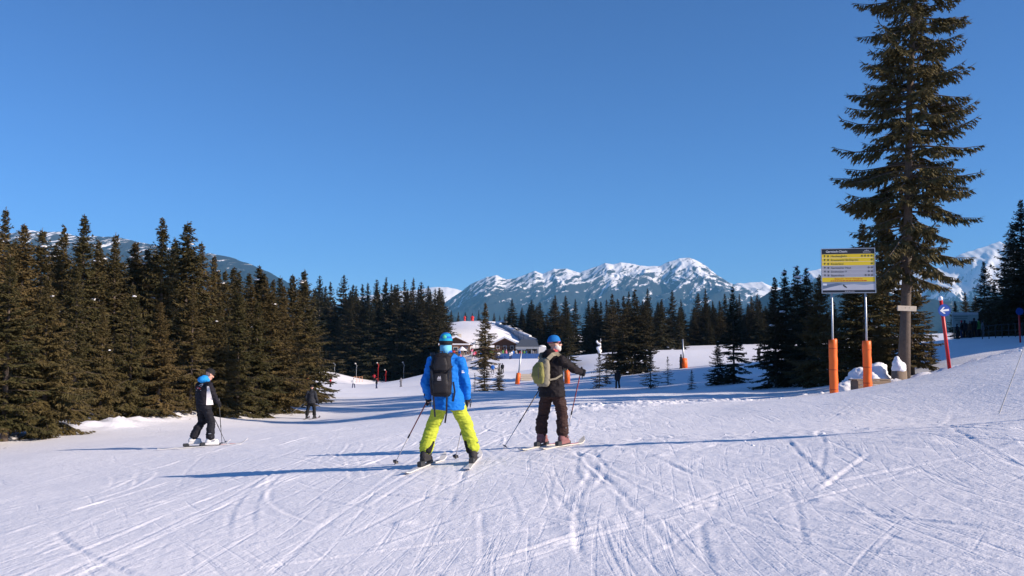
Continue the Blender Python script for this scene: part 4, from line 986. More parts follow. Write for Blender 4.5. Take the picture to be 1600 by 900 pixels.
def skier(name, label, J, cols, yaw, head_yaw, head_pitch=0.0, voxel=.0095, detail=True, collar_z=None, hem_w=.23, hem_d=.17, seed=1, beard=None, boot_h=.34):
    """J: joints relative to the point between the feet (x right, y away from the camera, z up)"""
    bx, by = J['at']; root = empty(name, (bx, by, gz(bx, by) + .012), 0, label, 'person')
    V = {k: Vector(v) for k, v in J.items() if k != 'at' and not isinstance(v, float)}
    gl = root.location.z
    f = Vector((math.sin(yaw), math.cos(yaw), 0)); r = Vector((math.cos(yaw), -math.sin(yaw), 0))
    mat_ = {k: cloth(name + '_' + k, c) for k, c in cols.items()}
    pel, chest, neck, head = V['pelvis'], V['chest'], V['neck'], V['head']
    # the body itself: one continuous figure
    mb, P, rot = make_head(root, head, head_yaw, head_pitch, M['skin'])
    mb.capsule(neck - Vector((0, 0, .06)), head + Vector((0, -.0, -.05)), .062, .058)
    mb.loft([(pel + Vector((0, 0, -.08)), .14, .10), (pel + Vector((0, 0, .10)), .145, .10), (chest, .17, .11), (neck - Vector((0, 0, .09)), .16, .085), (neck - Vector((0, 0, .02)), .07, .06)], yaw)
    for s in 'lr':
        mb.limb([V['sh_' + s], V['el_' + s], V['wr_' + s], V['wr_' + s] + (V['wr_' + s] - V['el_' + s]).normalized() * .06], [.052, .042, .034, .03]); mb.limb([V['hip_' + s], V['kn_' + s], V['an_' + s] + Vector((0, 0, .06)), V['an_' + s] - Vector((0, 0, .08))], [.085, .058, .045, .04])
        ft = V['an_' + s]; fd = Vector((math.sin(J['ski_yaw_' + s]), math.cos(J['ski_yaw_' + s]), 0)) if 'ski_yaw_' + s in J else f
    mb.fused('body', M['skin'], root, voxel, 2)
    # trousers
    t = MB().loft([(pel + Vector((0, 0, -.10)), .155, .125), (pel + Vector((0, 0, .0)), .175, .14), (pel + Vector((0, 0, .10)), .165, .13)], yaw)
    for s in 'lr':
        hp, kn, an = V['hip_' + s], V['kn_' + s], V['an_' + s]
        an2 = an + (kn - an).normalized() * .05
        t.limb([hp, kn, kn.lerp(an2, .45) - f * .015, an2], [.122, .096, .102, .106])
    t.fused('trousers', mat_['trousers'], root, voxel, 4, folds(.022, (5, 5, 14), seed))
    # jacket
    hem = pel + Vector((0, 0, J.get('hem', -.08)))
    j = MB().loft([(hem, hem_w, hem_d), (hem.lerp(chest, .35), hem_w * .93, hem_d * .96), (chest - Vector((0, 0, .08)), .205, .150), (chest + Vector((0, 0, .10)), .205, .145), (neck - Vector((0, 0, .07)), .165, .11), (neck - Vector((0, 0, .01)), .085, .08)], yaw)
    for s in 'lr':
        sh, el, wr = V['sh_' + s], V['el_' + s], V['wr_' + s]
        j.limb([sh.lerp(neck, .35) - Vector((0, 0, .07)), sh, sh.lerp(el, .55), el, el.lerp(wr, .5), wr - (wr - el).normalized() * .025], [.092, .086, .077, .071, .067, .057])
    jo = j.fused('jacket', [mat_['jacket']] + ([mat_['panel']] if 'panel' in cols else []), root, voxel, 4, folds(.021, (6, 6, 11), seed + 3))
    MB().loft([(neck - Vector((0, 0, .06)), .10, .095), (neck + Vector((0, 0, .02)), .09, .09), (neck + Vector((0, 0, .055)), .082, .085)], yaw).fused('collar', mat_.get('collar', mat_['jacket']), root, voxel, 2)
    # boots
    for s in 'lr':
        an = V['an_' + s]; ya = J['ski_yaw_' + s]; fd = Vector((math.sin(ya), math.cos(ya), 0)); z0 = an.z - .155; base = Vector((an.x, an.y, z0))
        b = MB().limb([base + Vector((0, 0, .09)) - fd * .05, base + Vector((0, 0, .09)) + fd * .13], [.062, .052])
        b.limb([base + Vector((0, 0, .1)) - fd * .035, an + (V['kn_' + s] - an).normalized() * (boot_h - .22)], [.064, .066])
        b.box(base + Vector((0, 0, .03)) + fd * .045, (.085, .31, .05), yawrot(ya))
        bo = b.fused('boot', mat_['boot'], root, .012, 1)
        side = Vector((math.cos(ya), -math.sin(ya), 0)) * (1 if s == 'r' else -1)
        for zz, q in ((.11, .08), (.19, .01), (.27, -.01)): MB().box(base + side * .066 + Vector((0, 0, zz)) + fd * q, (.022, .06, .018), yawrot(ya), bevel=.004).build('buckle', M['steel'], bo)
    # gloves
    for s, sg in (('l', 1), ('r', -1)):
        wr, el = V['wr_' + s], V['el_' + s]
        make_glove(root, mat_['glove'], wr + (wr - el).normalized() * .01, None, wr - el, None, sg, pole_dir=J.get('pole_' + s))
    # eyes
    for s in (-1, 1):
        e = MB().ell(P(s * .031, .082, .004), (.012, .009, .010), rot, 8, 6).build('eye', M['ink'], root, True)
    return root, P, rot, mat_, jo

def add_hat(root, P, rot, mats, bands, h=.13, w=1.0, pom=None):
    """knitted cap in horizontal bands"""
    mb = MB(); rings = 12; n = 24
    vs = []; fs = []; mi = []
    for j in range(rings + 1):
        t = j / rings; ph = t * math.pi / 2 * .97; rr = math.cos(ph) ** .75; z = -.005 + h * math.sin(ph)
        for k in range(n):
            a = 2 * math.pi * k / n; rib = 1 + .012 * math.sin(a * 12)
            vs.append(P(.090 * w * rr * rib * math.cos(a), -.010 + .108 * w * rr * rib * math.sin(a), z + .02))
    for j in range(rings):
        for k in range(n):
            fs.append((j * n + k, j * n + (k + 1) % n, (j + 1) * n + (k + 1) % n, (j + 1) * n + k)); mi.append(next(i for i, (lim) in enumerate(bands) if (j + .5) / rings <= lim))
    fs.append(tuple(range(rings * n, rings * n + n))); mi.append(len(bands) - 1)
    me = bpy.data.meshes.new('hat'); me.from_pydata([tuple(v) for v in vs], [], fs); me.polygons.foreach_set('material_index', mi); me.update()
    return link('hat', me, mats, root, True)

def ski_thing(label, at, yaw, L, top, edge, fore=.52, tail_up=False):
    """one ski: cambered blade with raised tip, binding toe and heel, edge strip"""
    x, y = at; fd = Vector((math.sin(yaw), math.cos(yaw), 0)); sd = Vector((math.cos(yaw), -math.sin(yaw), 0))
    root = empty('ski', (x, y, gz(x, y)), 0, label, 'ski')
    n = 22; vs = []; fs = []
    for k in range(n + 1):
        s = -L * (1 - fore) + L * k / n; u = k / n
        wd = (.034 + .020 * abs(2 * u - .95) ** 1.6) * (1 if u < .96 else (1.0 - (u - .96) / .04 * .75)) * (1 if u > .02 else .8)
        z = .012 + (.10 * ((u - .88) / .12) ** 1.8 if u > .88 else 0) + (.02 * ((.06 - u) / .06) if u < .06 else 0)
        px_, py_ = x + fd.x * s, y + fd.y * s; g = gz(px_, py_) - root.location.z
        for q, dz in ((-wd, 0), (wd, 0), (wd * .9, .014), (-wd * .9, .014)): vs.append(fd * s + sd * q + Vector((0, 0, g + z + dz)))
    for k in range(n):
        for q in range(4): fs.append((k * 4 + q, k * 4 + (q + 1) % 4, k * 4 + 4 + (q + 1) % 4, k * 4 + 4 + q))
    fs += [(3, 2, 1, 0), tuple(n * 4 + q for q in range(4))]
    bl = MB().add(vs, fs).build('blade', top, root)
    rot = yawrot(yaw); b = MB()
    b.box(fd * .19 + Vector((0, 0, .055)), (.075, .10, .05), rot, bevel=.012); b.box(fd * -.15 + Vector((0, 0, .065)), (.075, .14, .07), rot, bevel=.012); b.box(Vector((0, 0, .034)) + fd * .02, (.07, .42, .014), rot)
    b.build('binding', M['dark'], root)
    st = MB()
    for q in (.30, .50): st.box(fd * q + Vector((0, 0, .0275 + gz(x + fd.x * q, y + fd.y * q) - root.location.z)), (.05, .14, .003), rot)
    st.build('graphic', edge, bl)
    return root
def pole_thing(label, top, tip, shaft, lower):
    top = Vector(top); tip = Vector(tip); d = (tip - top).normalized()
    root = empty('ski_pole', tip, 0, label, 'ski pole'); a = top - tip; L = a.length
    MB().tube([a, a * .45], [.0095, .009], 8).build('upper_shaft', shaft, root, True); MB().tube([a * .45, a * .0], [.0085, .0055], 8).build('lower_shaft', lower, root, True)
    MB().capsule(a - d * .07, a + d * .06, .019, .016, 10).build('grip', M['black'], root, True)
    MB().capsule(a * .42, a * .46, .014, .014, 8).build('clamp', M['dark'], root, True)
    b = MB(); c = a * (.06 / L); ax = d.cross(Vector((1, 0, .2))).normalized(); ay = d.cross(ax)
    n = 12; vs = [c - d * .018]
    for k in range(n): q = 2 * math.pi * k / n; rr = .052 if k % 2 == 0 else .040; vs.append(c + (ax * math.cos(q) + ay * math.sin(q)) * rr)
    vs.append(c + d * .008)
    b.add(vs, [(0, 1 + k, 1 + (k + 1) % n) for k in range(n)] + [(n + 1, 1 + (k + 1) % n, 1 + k) for k in range(n)]); b.build('basket', M['black'], root)
    MB().tube([a - d * .06, a - d * .02 + Vector((.03, 0, -.05)), a + Vector((.02, 0, -.12)), a - d * .03], .006, 5).build('strap', M['black'], root)
    return root
def backpack(name, label, c, yaw, w, h, dpt, m, m2, tilt=0.0, seed=0, sq=2.8):
    root = empty(name, (0, 0, 0), 0, label, 'backpack'); c = Vector(c); f = Vector((math.sin(yaw), math.cos(yaw), 0)); r = Vector((math.cos(yaw), -math.sin(yaw), 0))
    root.location = c - Vector((0, 0, h / 2)); o = Vector((0, 0, h / 2))
    mb = MB().loft([(o + Vector((0, 0, -h * .5)), w * .36, dpt * .5), (o + Vector((0, 0, -h * .42)), w * .48, dpt * .72), (o + Vector((0, 0, -h * .1)), w * .5, dpt * .8), (o + Vector((0, 0, h * .25)), w * .47, dpt * .7), (o + Vector((0, 0, h * .42)) + f * .02, w * .40, dpt * .5), (o + Vector((0, 0, h * .5)) + f * .03, w * .24, dpt * .3)], yaw, sq=sq)
    pk = mb.fused('pack', m, root, .014, 3, folds(.012, (9, 9, 12), seed))
    return root, o, f, r
def strap(root, name, pts, m, w=.022, t=.004):
    mb = MB(); pts = [Vector(p) for p in pts]; vs = []; fs = []
    for i, p in enumerate(pts):
        tg = (pts[min(i + 1, len(pts) - 1)] - pts[max(i - 1, 0)]).normalized(); sd = tg.cross(Vector((0, 1, 0.05))).normalized() * w; nn = tg.cross(sd).normalized() * t
        vs += [p - sd - nn, p + sd - nn, p + sd + nn, p - sd + nn]
    for i in range(len(pts) - 1):
        for q in range(4): fs.append((i * 4 + q, i * 4 + (q + 1) % 4, i * 4 + 4 + (q + 1) % 4, i * 4 + 4 + q))
    fs += [(0, 1, 2, 3), tuple((len(pts) - 1) * 4 + q for q in (3, 2, 1, 0))]
    return mb.add(vs, fs).build(name, m, root)
def decal(target, name, polys, m, origin, direction, ux, parent, lift=.006):
    """print laid onto the cloth: outline points dropped onto the surface"""
    me = target.data; bvh = BVHTree.FromPolygons([v.co.copy() for v in me.vertices], [tuple(p.vertices) for p in me.polygons])
    direction = Vector(direction).normalized(); ux = Vector(ux).normalized(); mb = MB()
    for poly in polys:
        vs = []
        for u, v in poly:
            o = Vector(origin) + ux * u + Vector((0, 0, v)) - direction * .6; hit = bvh.ray_cast(o, direction)
            p = hit[0] if hit[0] is not None else o + direction * .5
            vs.append(p - direction * lift)
        mb.add(vs, [tuple(range(len(vs)))] if len(vs) <= 4 else [(0, k, k + 1) for k in range(1, len(vs) - 1)])
    return mb.build(name, m, parent)

D = math.radians
# ---- blue jacket, yellow-green trousers
bx_, by_ = pix(703, 728, 12).x, 12.0
J = dict(at=(bx_, by_), pelvis=(-.02, .0, .86), chest=(-.05, .02, 1.24), neck=(-.06, .02, 1.53), head=(-.065, .03, 1.685), sh_l=(-.245, .0, 1.42), sh_r=(.135, .0, 1.42), el_l=(-.345, -.03, 1.13), el_r=(.225, -.03, 1.13), wr_l=(-.325, .10, .915), wr_r=(.235, .09, .91),
         hip_l=(-.125, 0, .84), hip_r=(.085, 0, .84), kn_l=(-.25, .06, .51), kn_r=(.235, .06, .51), an_l=(-.345, -.02, .19), an_r=(.325, -.01, .19), ski_yaw_l=D(15), ski_yaw_r=D(4), hem=-.10)
lp_top = Vector((bx_ - .325, by_ + .15, 0)); rp_top = Vector((bx_ + .25, by_ + .14, 0))
lt = pix(616, 706, 12.75); rt = pix(711, 706, 12.8)
g0 = gz(bx_, by_)
lp_top.z = g0 + .90; rp_top.z = g0 + .89; lt.z = gz(lt.x, 12.75) - .0; rt.z = gz(rt.x, 12.8) - .0
J['pole_l'] = lt - lp_top; J['pole_r'] = rt - rp_top
blue, P, rot, mm, jo = skier('person', 'skier in bright blue jacket and yellow-green trousers, back turned', J, dict(jacket=(.006, .16, .58), trousers=(.44, .50, .045), boot=(.035, .033, .036), glove=(.012, .013, .018), collar=(.004, .10, .5)), D(4), D(6), seed=2, hem_w=.235, hem_d=.18)
MB().limb([Vector(J['neck']) + Vector((-.12, -.05, -.035)), Vector(J['neck']) + Vector((0, -.10, -.055)), Vector(J['neck']) + Vector((.12, -.05, -.035))], [.045, .055, .045]).fused('hood', mm['jacket'], blue, .01, 3, folds(.012, (10, 10, 10)))
decal(jo, 'sleeve_print', [[(.0, .0), (.04, .0), (.04, .012), (.0, .012)], [(.0, .02), (.026, .02), (.026, .032), (.0, .032)]], M['white'], Vector((.165, 0, 1.27)), Vector((0, 1, 0)), Vector((1, 0, 0)), blue)
tq = cloth('hat_turquoise', (.012, .30, .50)); bl = cloth('hat_blue', (.01, .12, .42)); gr = cloth('hat_green', (.12, .55, .33)); bk = cloth('hat_black', (.012, .012, .015)); pb = cloth('gaiter_pale_blue', (.16, .50, .72))
hat = add_hat(blue, P, rot, [bk, tq, bl, tq, bl], [.10, .24, .45, .66, 1.0], h=.135, w=1.03)
MB().ell(P(0, -.108, .085), (.028, .014, .026), rot).build('emblem', gr, hat, True)
for nm, z0, z1, w_, m_ in (('goggle_strap', -.022, .022, 1.055, bk), ('neck_gaiter', -.15, -.025, .93, pb)):
    mb = MB(); n = 24; vs = []
    for z in (z0, (z0 + z1) / 2, z1):
        for k in range(n): a = 2 * math.pi * k / n; vs.append(P(.088 * w_ * math.cos(a), -.010 + .104 * w_ * math.sin(a), z))
    mb.add(vs, [(j * n + k, j * n + (k + 1) % n, (j + 1) * n + (k + 1) % n, (j + 1) * n + k) for j in range(2) for k in range(n)]); o = mb.build(nm, m_, blue, True)
    sm = o.modifiers.new('t', 'SOLIDIFY'); sm.thickness = .012
for s in 'lr':      # dark gaiter flash at the trouser cuff
    an = Vector(J['an_' + s]); kn = Vector(J['kn_' + s]); inn = 1 if s == 'l' else -1
    MB().limb([an + Vector((inn * .045, -.03, .02)), an.lerp(kn, .38) + Vector((inn * .07, -.045, 0))], [.068, .028]).fused('cuff_guard', bk, blue, .012, 2)
GL = g0 + .012
bpk, o, f, r = backpack('backpack', 'black backpack on the back of the blue-jacketed skier', (bx_ - .115, by_ - .185, GL + 1.25), D(4), .31, .60, .13, mat('black_nylon', (.011, .010, .013), .7, .25, 14, .4, 120, spec=.25), None, seed=4)
bn = mat('pocket_nylon', (.014, .013, .016), .6, .25, 14, .4, 120, spec=.3)
MB().loft([(o + Vector((0, -.10, -.24)), .10, .04), (o + Vector((0, -.115, -.12)), .115, .045), (o + Vector((0, -.10, .02)), .10, .035)], D(4), sq=3).fused('front_pocket', bn, bpk, .012, 2)
MB().loft([(o + Vector((0, -.085, .06)), .095, .035), (o + Vector((0, -.09, .15)), .10, .035), (o + Vector((0, -.06, .24)), .07, .03)], D(4), sq=3).fused('top_pocket', bn, bpk, .012, 2)
for sx in (-1, 1): strap(bpk, 'compression_strap', [o + Vector((sx * .155, -.02, .12)), o + Vector((sx * .12, -.12, .05)), o + Vector((sx * .10, -.135, -.08))], M['black'], .012)
for pts in ([(.09, -.06, -.24), (.085, -.06, -.38), (.08, -.03, -.52), (.06, -.02, -.66)], [(.17, -.01, -.10), (.19, .02, -.24), (.16, .03, -.40)], [(-.10, -.05, -.26), (-.09, -.03, -.42), (-.08, 0, -.58)]): strap(bpk, 'hanging_strap', [o + Vector(q) for q in pts], M['black'], .012)
for sx in (-1, 1): strap(bpk, 'shoulder_strap', [o + Vector((sx * .10, .03, .22)), o + Vector((sx * .13, .10, .285)), o + Vector((sx * .145, .20, .29)), o + Vector((sx * .15, .31, .22)), o + Vector((sx * .16, .345, .0))], M['black'], .03, .006)
strap(bpk, 'grab_loop', [o + Vector((-.03, .0, .27)), o + Vector((-.02, -.01, .32)), o + Vector((.02, -.01, .32)), o + Vector((.03, .0, .27))], M['black'], .008)
lg = [(-.02, -.05), (.0, -.01), (.012, -.03), (.024, -.005), (.036, -.05)]
MB().add([o + Vector((-.02 + u, -.165, v)) for u, v in lg], [(0, 1, 2), (0, 2, 4), (2, 3, 4)]).box(o + Vector((-.012, -.165, -.065)), (.055, .002, .010)).build('emblem', M['grey'], bpk)
ws = mat('white_ski_top', (.62, .61, .60), .35, .1, 4); pk_ = mat('pink_print', (.55, .10, .12), .4); gd = mat('grey_print', (.12, .12, .13), .4)
ski_thing('left ski of the blue-jacketed skier, pointing right under his black boot', (bx_ - .345, by_ - .02), D(15), 1.62, ws, gd)
ski_thing('right ski of the blue-jacketed skier, pointing straight ahead', (bx_ + .325, by_ - .01), D(4), 1.62, ws, gd)
ps = mat('pole_red', (.30, .05, .05), .35, .1, 8); pw = mat('pole_pale', (.55, .53, .53), .35, .1, 8)
pole_thing('ski pole reaching left from the blue-jacketed skier', lp_top - (lt - lp_top).normalized() * .02, lt, ps, pw)
pole_thing('ski pole hanging down in front of the blue-jacketed skier\'s right leg', rp_top - (rt - rp_top).normalized() * .02, rt, mat('pole_olive', (.25, .22, .06), .4), pw)

# ---- dark jacket, bearded, olive backpack
bx_, by_ = pix(863, 697, 13.9).x, 13.9
g0 = gz(bx_, by_); GL = g0 + .012
J = dict(at=(bx_, by_), pelvis=(.0, .0, .87), chest=(-.01, .0, 1.22), neck=(.01, .02, 1.50), head=(.045, .04, 1.655), sh_l=(-.135, .15, 1.37), sh_r=(.15, -.115, 1.38), el_l=(-.23, .30, 1.10), el_r=(.345, -.02, 1.235), wr_l=(-.17, .45, .96), wr_r=(.465, .16, 1.195),
         hip_l=(-.08, .06, .83), hip_r=(.09, -.05, .83), kn_l=(-.14, .13, .50), kn_r=(.165, -.01, .50), an_l=(-.175, .09, .19), an_r=(.165, -.07, .19), ski_yaw_l=D(27), ski_yaw_r=D(29), hem=-.07)
lt = pix(786, 693, 14.05); lt.z = gz(lt.x, 14.05); rt = pix(882, 681, 14.55); rt.z = gz(rt.x, 14.55)
ltop = Vector((bx_ - .155, by_ + .50, GL + .94)); rtop = Vector((bx_ + .485, by_ + .215, GL + 1.19))
J['pole_l'] = lt - ltop; J['pole_r'] = rt - rtop
dark, P, rot, mm, jo = skier('person', 'bearded skier in dark jacket and brown trousers looking to the right', J, dict(jacket=(.012, .009, .011), trousers=(.042, .021, .018), boot=(.24, .11, .11), glove=(.012, .012, .015), collar=(.45, .05, .06)), D(42), D(78), D(-4), seed=6, hem_w=.235, hem_d=.195)
hb = cloth('cap_blue', (.008, .14, .42)); hp = cloth('cap_band', (.35, .10, .16))
hat = add_hat(dark, P, rot, [hp, hb, hb], [.12, .6, 1.0], h=.125, w=1.04)
wb = mat('white_beard', (.62, .57, .54), .9, .15, 60, .8, 120)
MB().ell(P(0, .055, -.085), (.055, .05, .055), rot).ell(P(.045, .02, -.06), (.03, .045, .05), rot).ell(P(-.045, .02, -.06), (.03, .045, .05), rot).ell(P(0, .094, -.05), (.036, .014, .012), rot).fused('beard', wb, dark, .01, 1, folds(.006, (60, 60, 60)))
gg = MB()
for s in (-1, 1): gg.ell(P(s * .036, .086, .006), (.032, .018, .024), rot, 10, 8)
gg.box(P(0, .098, .01), (.03, .01, .012), rot)
go = gg.build('goggles', mat('dark_lens', (.012, .010, .010), .12), dark, True)
gs = MB(); vs = []; n = 24
for z in (-.005, .022):
    for k in range(n): a = 2 * math.pi * k / n; vs.append(P(.094 * math.cos(a), -.010 + .108 * math.sin(a), z + .012))
gs.add(vs, [(k, (k + 1) % n, n + (k + 1) % n, n + k) for k in range(n)]); o_ = gs.build('goggle_strap', cloth('strap_black', (.012, .012, .012)), dark, True); sm = o_.modifiers.new('t', 'SOLIDIFY'); sm.thickness = .012
MB().ell(Vector(J['neck']) + Vector((-.05, -.06, -.03)), (.12, .10, .10)).fused('hood', cloth('hood_dark', (.014, .010, .012)), dark, .014, 3, folds(.012, (12, 12, 12)))
ol = mat('khaki_canvas', (.235, .205, .145), .8, .12, 8, .4, 90); yl = mat('yellow_olive_canvas', (.21, .20, .055), .8, .15, 8, .4, 90)
bpk, o, f, r = backpack('backpack', 'khaki and yellow-olive daypack on the bearded skier', (bx_ - .155, by_ - .165, GL + 1.195), D(42), .265, .45, .105, ol, None, seed=9, sq=2.1)
back = -f
MB().loft([(o + back * .075 + r * -.02 + Vector((0, 0, -.18)), .09, .04), (o + back * .105 + r * -.02 + Vector((0, 0, -.06)), .125, .055), (o + back * .095 + r * -.02 + Vector((0, 0, .08)), .11, .045), (o + back * .06 + r * -.02 + Vector((0, 0, .16)), .06, .03)], D(42), sq=2.4).fused('front_pocket', yl, bpk, .012, 2, folds(.01, (14, 14, 14)))
for sg in (-1, 1):
    strap(bpk, 'shoulder_strap', [o + r * sg * .09 + f * .02 + Vector((0, 0, .21)), o + r * sg * .12 + f * .10 + Vector((0, 0, .285)), o + r * sg * .135 + f * .20 + Vector((0, 0, .30)), o + r * sg * .15 + f * .32 + Vector((0, 0, .22)), o + r * sg * .17 + f * .37 + Vector((0, 0, .02))], ol, .032, .007)
    strap(bpk, 'side_strap', [o + r * sg * .13 + Vector((0, 0, -.12)), o + r * sg * .19 + f * .09 + Vector((0, 0, -.10)), o + r * sg * .235 + f * .2 + Vector((0, 0, -.04))], ol, .014)
zip_ = strap(bpk, 'zip', [o + back * .165 + r * .05 + Vector((0, 0, -.10)), o + back * .165 + r * .04 + Vector((0, 0, .0)), o + back * .15 + r * .03 + Vector((0, 0, .08))], M['ink'], .005)
w2 = mat('cream_ski_top', (.60, .57, .50), .35, .1, 4)
ski_thing('left ski of the bearded skier, nearer the blue-jacketed skier', (bx_ - .175, by_ + .09), D(27), 1.6, w2, pk_)
ski_thing('right ski of the bearded skier, away from the blue-jacketed skier', (bx_ + .165, by_ - .07), D(29), 1.6, w2, pk_)
pole_thing('ski pole slanting left behind the bearded skier', ltop, lt, mat('pole_dark', (.06, .05, .05), .4), pw)
pole_thing('ski pole in the bearded skier\'s outstretched right hand', rtop, rt, ps, pw)

# ---- black suit with white side panel and blue hood, on the left
bx_, by_ = pix(318, 697, 20).x, 20.0
g0 = gz(bx_, by_); GL = g0 + .012
J = dict(at=(bx_, by_), pelvis=(-.02, .0, .93), chest=(-.03, .03, 1.27), neck=(.0, .07, 1.53), head=(.07, .12, 1.67), sh_l=(-.19, .14, 1.41), sh_r=(.135, -.085, 1.42), el_l=(-.23, .22, 1.12), el_r=(.235, -.04, 1.17), wr_l=(-.10, .34, .98), wr_r=(.275, .08, 1.02),
         hip_l=(-.10, .06, .90), hip_r=(.06, -.05, .90), kn_l=(-.10, .16, .55), kn_r=(.145, .08, .53), an_l=(-.265, .05, .20), an_r=(.165, -.03, .19), ski_yaw_l=D(72), ski_yaw_r=D(74), hem=.03)
rt = pix(347, 696, 20.1); rt.z = gz(rt.x, 20.1); rtop = Vector((bx_ + .30, by_ + .12, GL + 1.02)); lt = Vector((bx_ + .35, by_ + .55, gz(bx_ + .35, by_ + .55))); ltop = Vector((bx_ - .07, by_ + .38, GL + .97))
J['pole_l'] = lt - ltop; J['pole_r'] = rt - rtop
left, P, rot, mm, jo = skier('person', 'skier in black suit with white side panel and blue hood, head bowed', J, dict(jacket=(.012, .011, .017), trousers=(.011, .011, .016), boot=(.70, .69, .67), glove=(.012, .012, .014), collar=(.02, .25, .62)), D(38), D(50), D(28), seed=11, hem_w=.20, hem_d=.165)
add_hat(left, P, rot, [cloth('helmet_black', (.012, .012, .014))], [1.0], h=.125, w=1.08)
MB().ell(Vector(J['neck']) + Vector((-.05, -.08, .02)), (.125, .10, .075)).ell(Vector(J['neck']) + Vector((-.02, -.05, .06)), (.09, .08, .06)).fused('hood', cloth('hood_sky_blue', (.02, .27, .66)), left, .014, 2, folds(.012, (12, 12, 12)))
f = Vector((math.sin(D(38)), math.cos(D(38)), 0)); r = Vector((math.cos(D(38)), -math.sin(D(38)), 0))
org = Vector((-.03, .03, 1.33))
sil = mat('silver_print', (.55, .53, .52), .5); rdp = mat('red_print', (.40, .03, .03), .5)
Sw = [[(-.02, .12), (.05, .13), (.05, .105), (-.01, .095)], [(.05, .13), (.075, .09), (.055, .075), (.04, .105)], [(.075, .09), (.03, .03), (.01, .045), (.055, .085)], [(.03, .03), (-.05, .0), (-.05, .02), (.01, .045)], [(-.02, .12), (-.06, .075), (-.035, .075), (-.005, .1)]]
decal(jo, 'back_logo', Sw, sil, org, f, r, left); decal(jo, 'back_logo_red', [[(-.11, .03), (-.06, .06), (-.02, .035), (-.07, .01)], [(.02, .03), (.06, .04), (.08, .0), (.03, .005)]], rdp, org, f, r, left); decal(jo, 'back_line', [[(-.10, -.035), (.09, -.035), (.09, -.02), (-.10, -.02)]], sil, org, f, r, left)
wp = cloth('white_panel', (.66, .64, .65)); toward = Vector((-.35, .94, 0))
strips = []
for k in range(14):
    z0 = -.30 + .031 * k; z1 = z0 + .033; wd = lambda z: .062 * (1 - max(0, (z + .30) / .46)) ** .7 + .014; cx = lambda z: .155 - .045 * max(0, (z + .3) / .45)
    strips.append([(cx(z0) - wd(z0), z0), (cx(z0) + wd(z0), z0), (cx(z1) + wd(z1), z1), (cx(z1) - wd(z1), z1)])
torso_only = jo
decal(jo, 'side_panel', strips, wp, Vector((-.03, .03, 1.27)), Vector((-.25, .97, 0)), Vector((1, .1, 0)), left, .008)
ski_thing('left ski of the black-suited skier, its tail to the left', (bx_ - .265, by_ + .05), D(72), 1.6, ws, pk_)
ski_thing('right ski of the black-suited skier, its tip to the right', (bx_ + .165, by_ - .03), D(74), 1.6, ws, pk_)
pole_thing('thin dark ski pole held upright by the black-suited skier', rtop, rt, M['dark'], M['dark'])
pole_thing('second ski pole of the black-suited skier, hidden beyond his legs', ltop, lt, M['dark'], M['dark'])

# ---- dark skier further down, legs apart
bx_, by_ = pix(486, 654, 46).x, 46.0
g0 = gz(bx_, by_); GL = g0
J = dict(at=(bx_, by_), pelvis=(.0, .0, .88), chest=(-.01, .02, 1.24), neck=(.0, .03, 1.53), head=(.01, .04, 1.68), sh_l=(-.2, .0, 1.42), sh_r=(.19, .0, 1.42), el_l=(-.27, -.02, 1.13), el_r=(.27, -.03, 1.13), wr_l=(-.22, .14, .95), wr_r=(.33, .06, .90),
         hip_l=(-.11, 0, .86), hip_r=(.1, 0, .86), kn_l=(-.18, .05, .52), kn_r=(.15, .05, .52), an_l=(-.235, 0, .19), an_r=(.175, 0, .19), ski_yaw_l=D(-4), ski_yaw_r=D(8), hem=-.06)
lt = Vector((bx_ - 1.0, by_ - .35, GL + .35)); ltop = Vector((bx_ - .22, by_ + .17, GL + .95)); J['pole_l'] = lt - ltop
fr, P, rot, mm, jo = skier('person', 'dark-clad skier with grey jacket gliding away beside the left forest', J, dict(jacket=(.024, .027, .036), trousers=(.010, .010, .012), boot=(.02, .02, .022), glove=(.015, .015, .015)), D(5), D(8), seed=15, hem_w=.25, hem_d=.19, voxel=.022)
add_hat(fr, P, rot, [cloth('cap_black', (.011, .011, .012))], [1.0], h=.12, w=1.05)
ski_thing('left ski of the grey-jacketed skier beside the left forest', (bx_ - .235, by_), D(-4), 1.6, gd, pk_); ski_thing('right ski of the grey-jacketed skier beside the left forest', (bx_ + .175, by_), D(8), 1.6, gd, pk_)
pole_thing('ski pole trailing behind the grey-jacketed skier', ltop, lt, M['steel'], M['steel'])

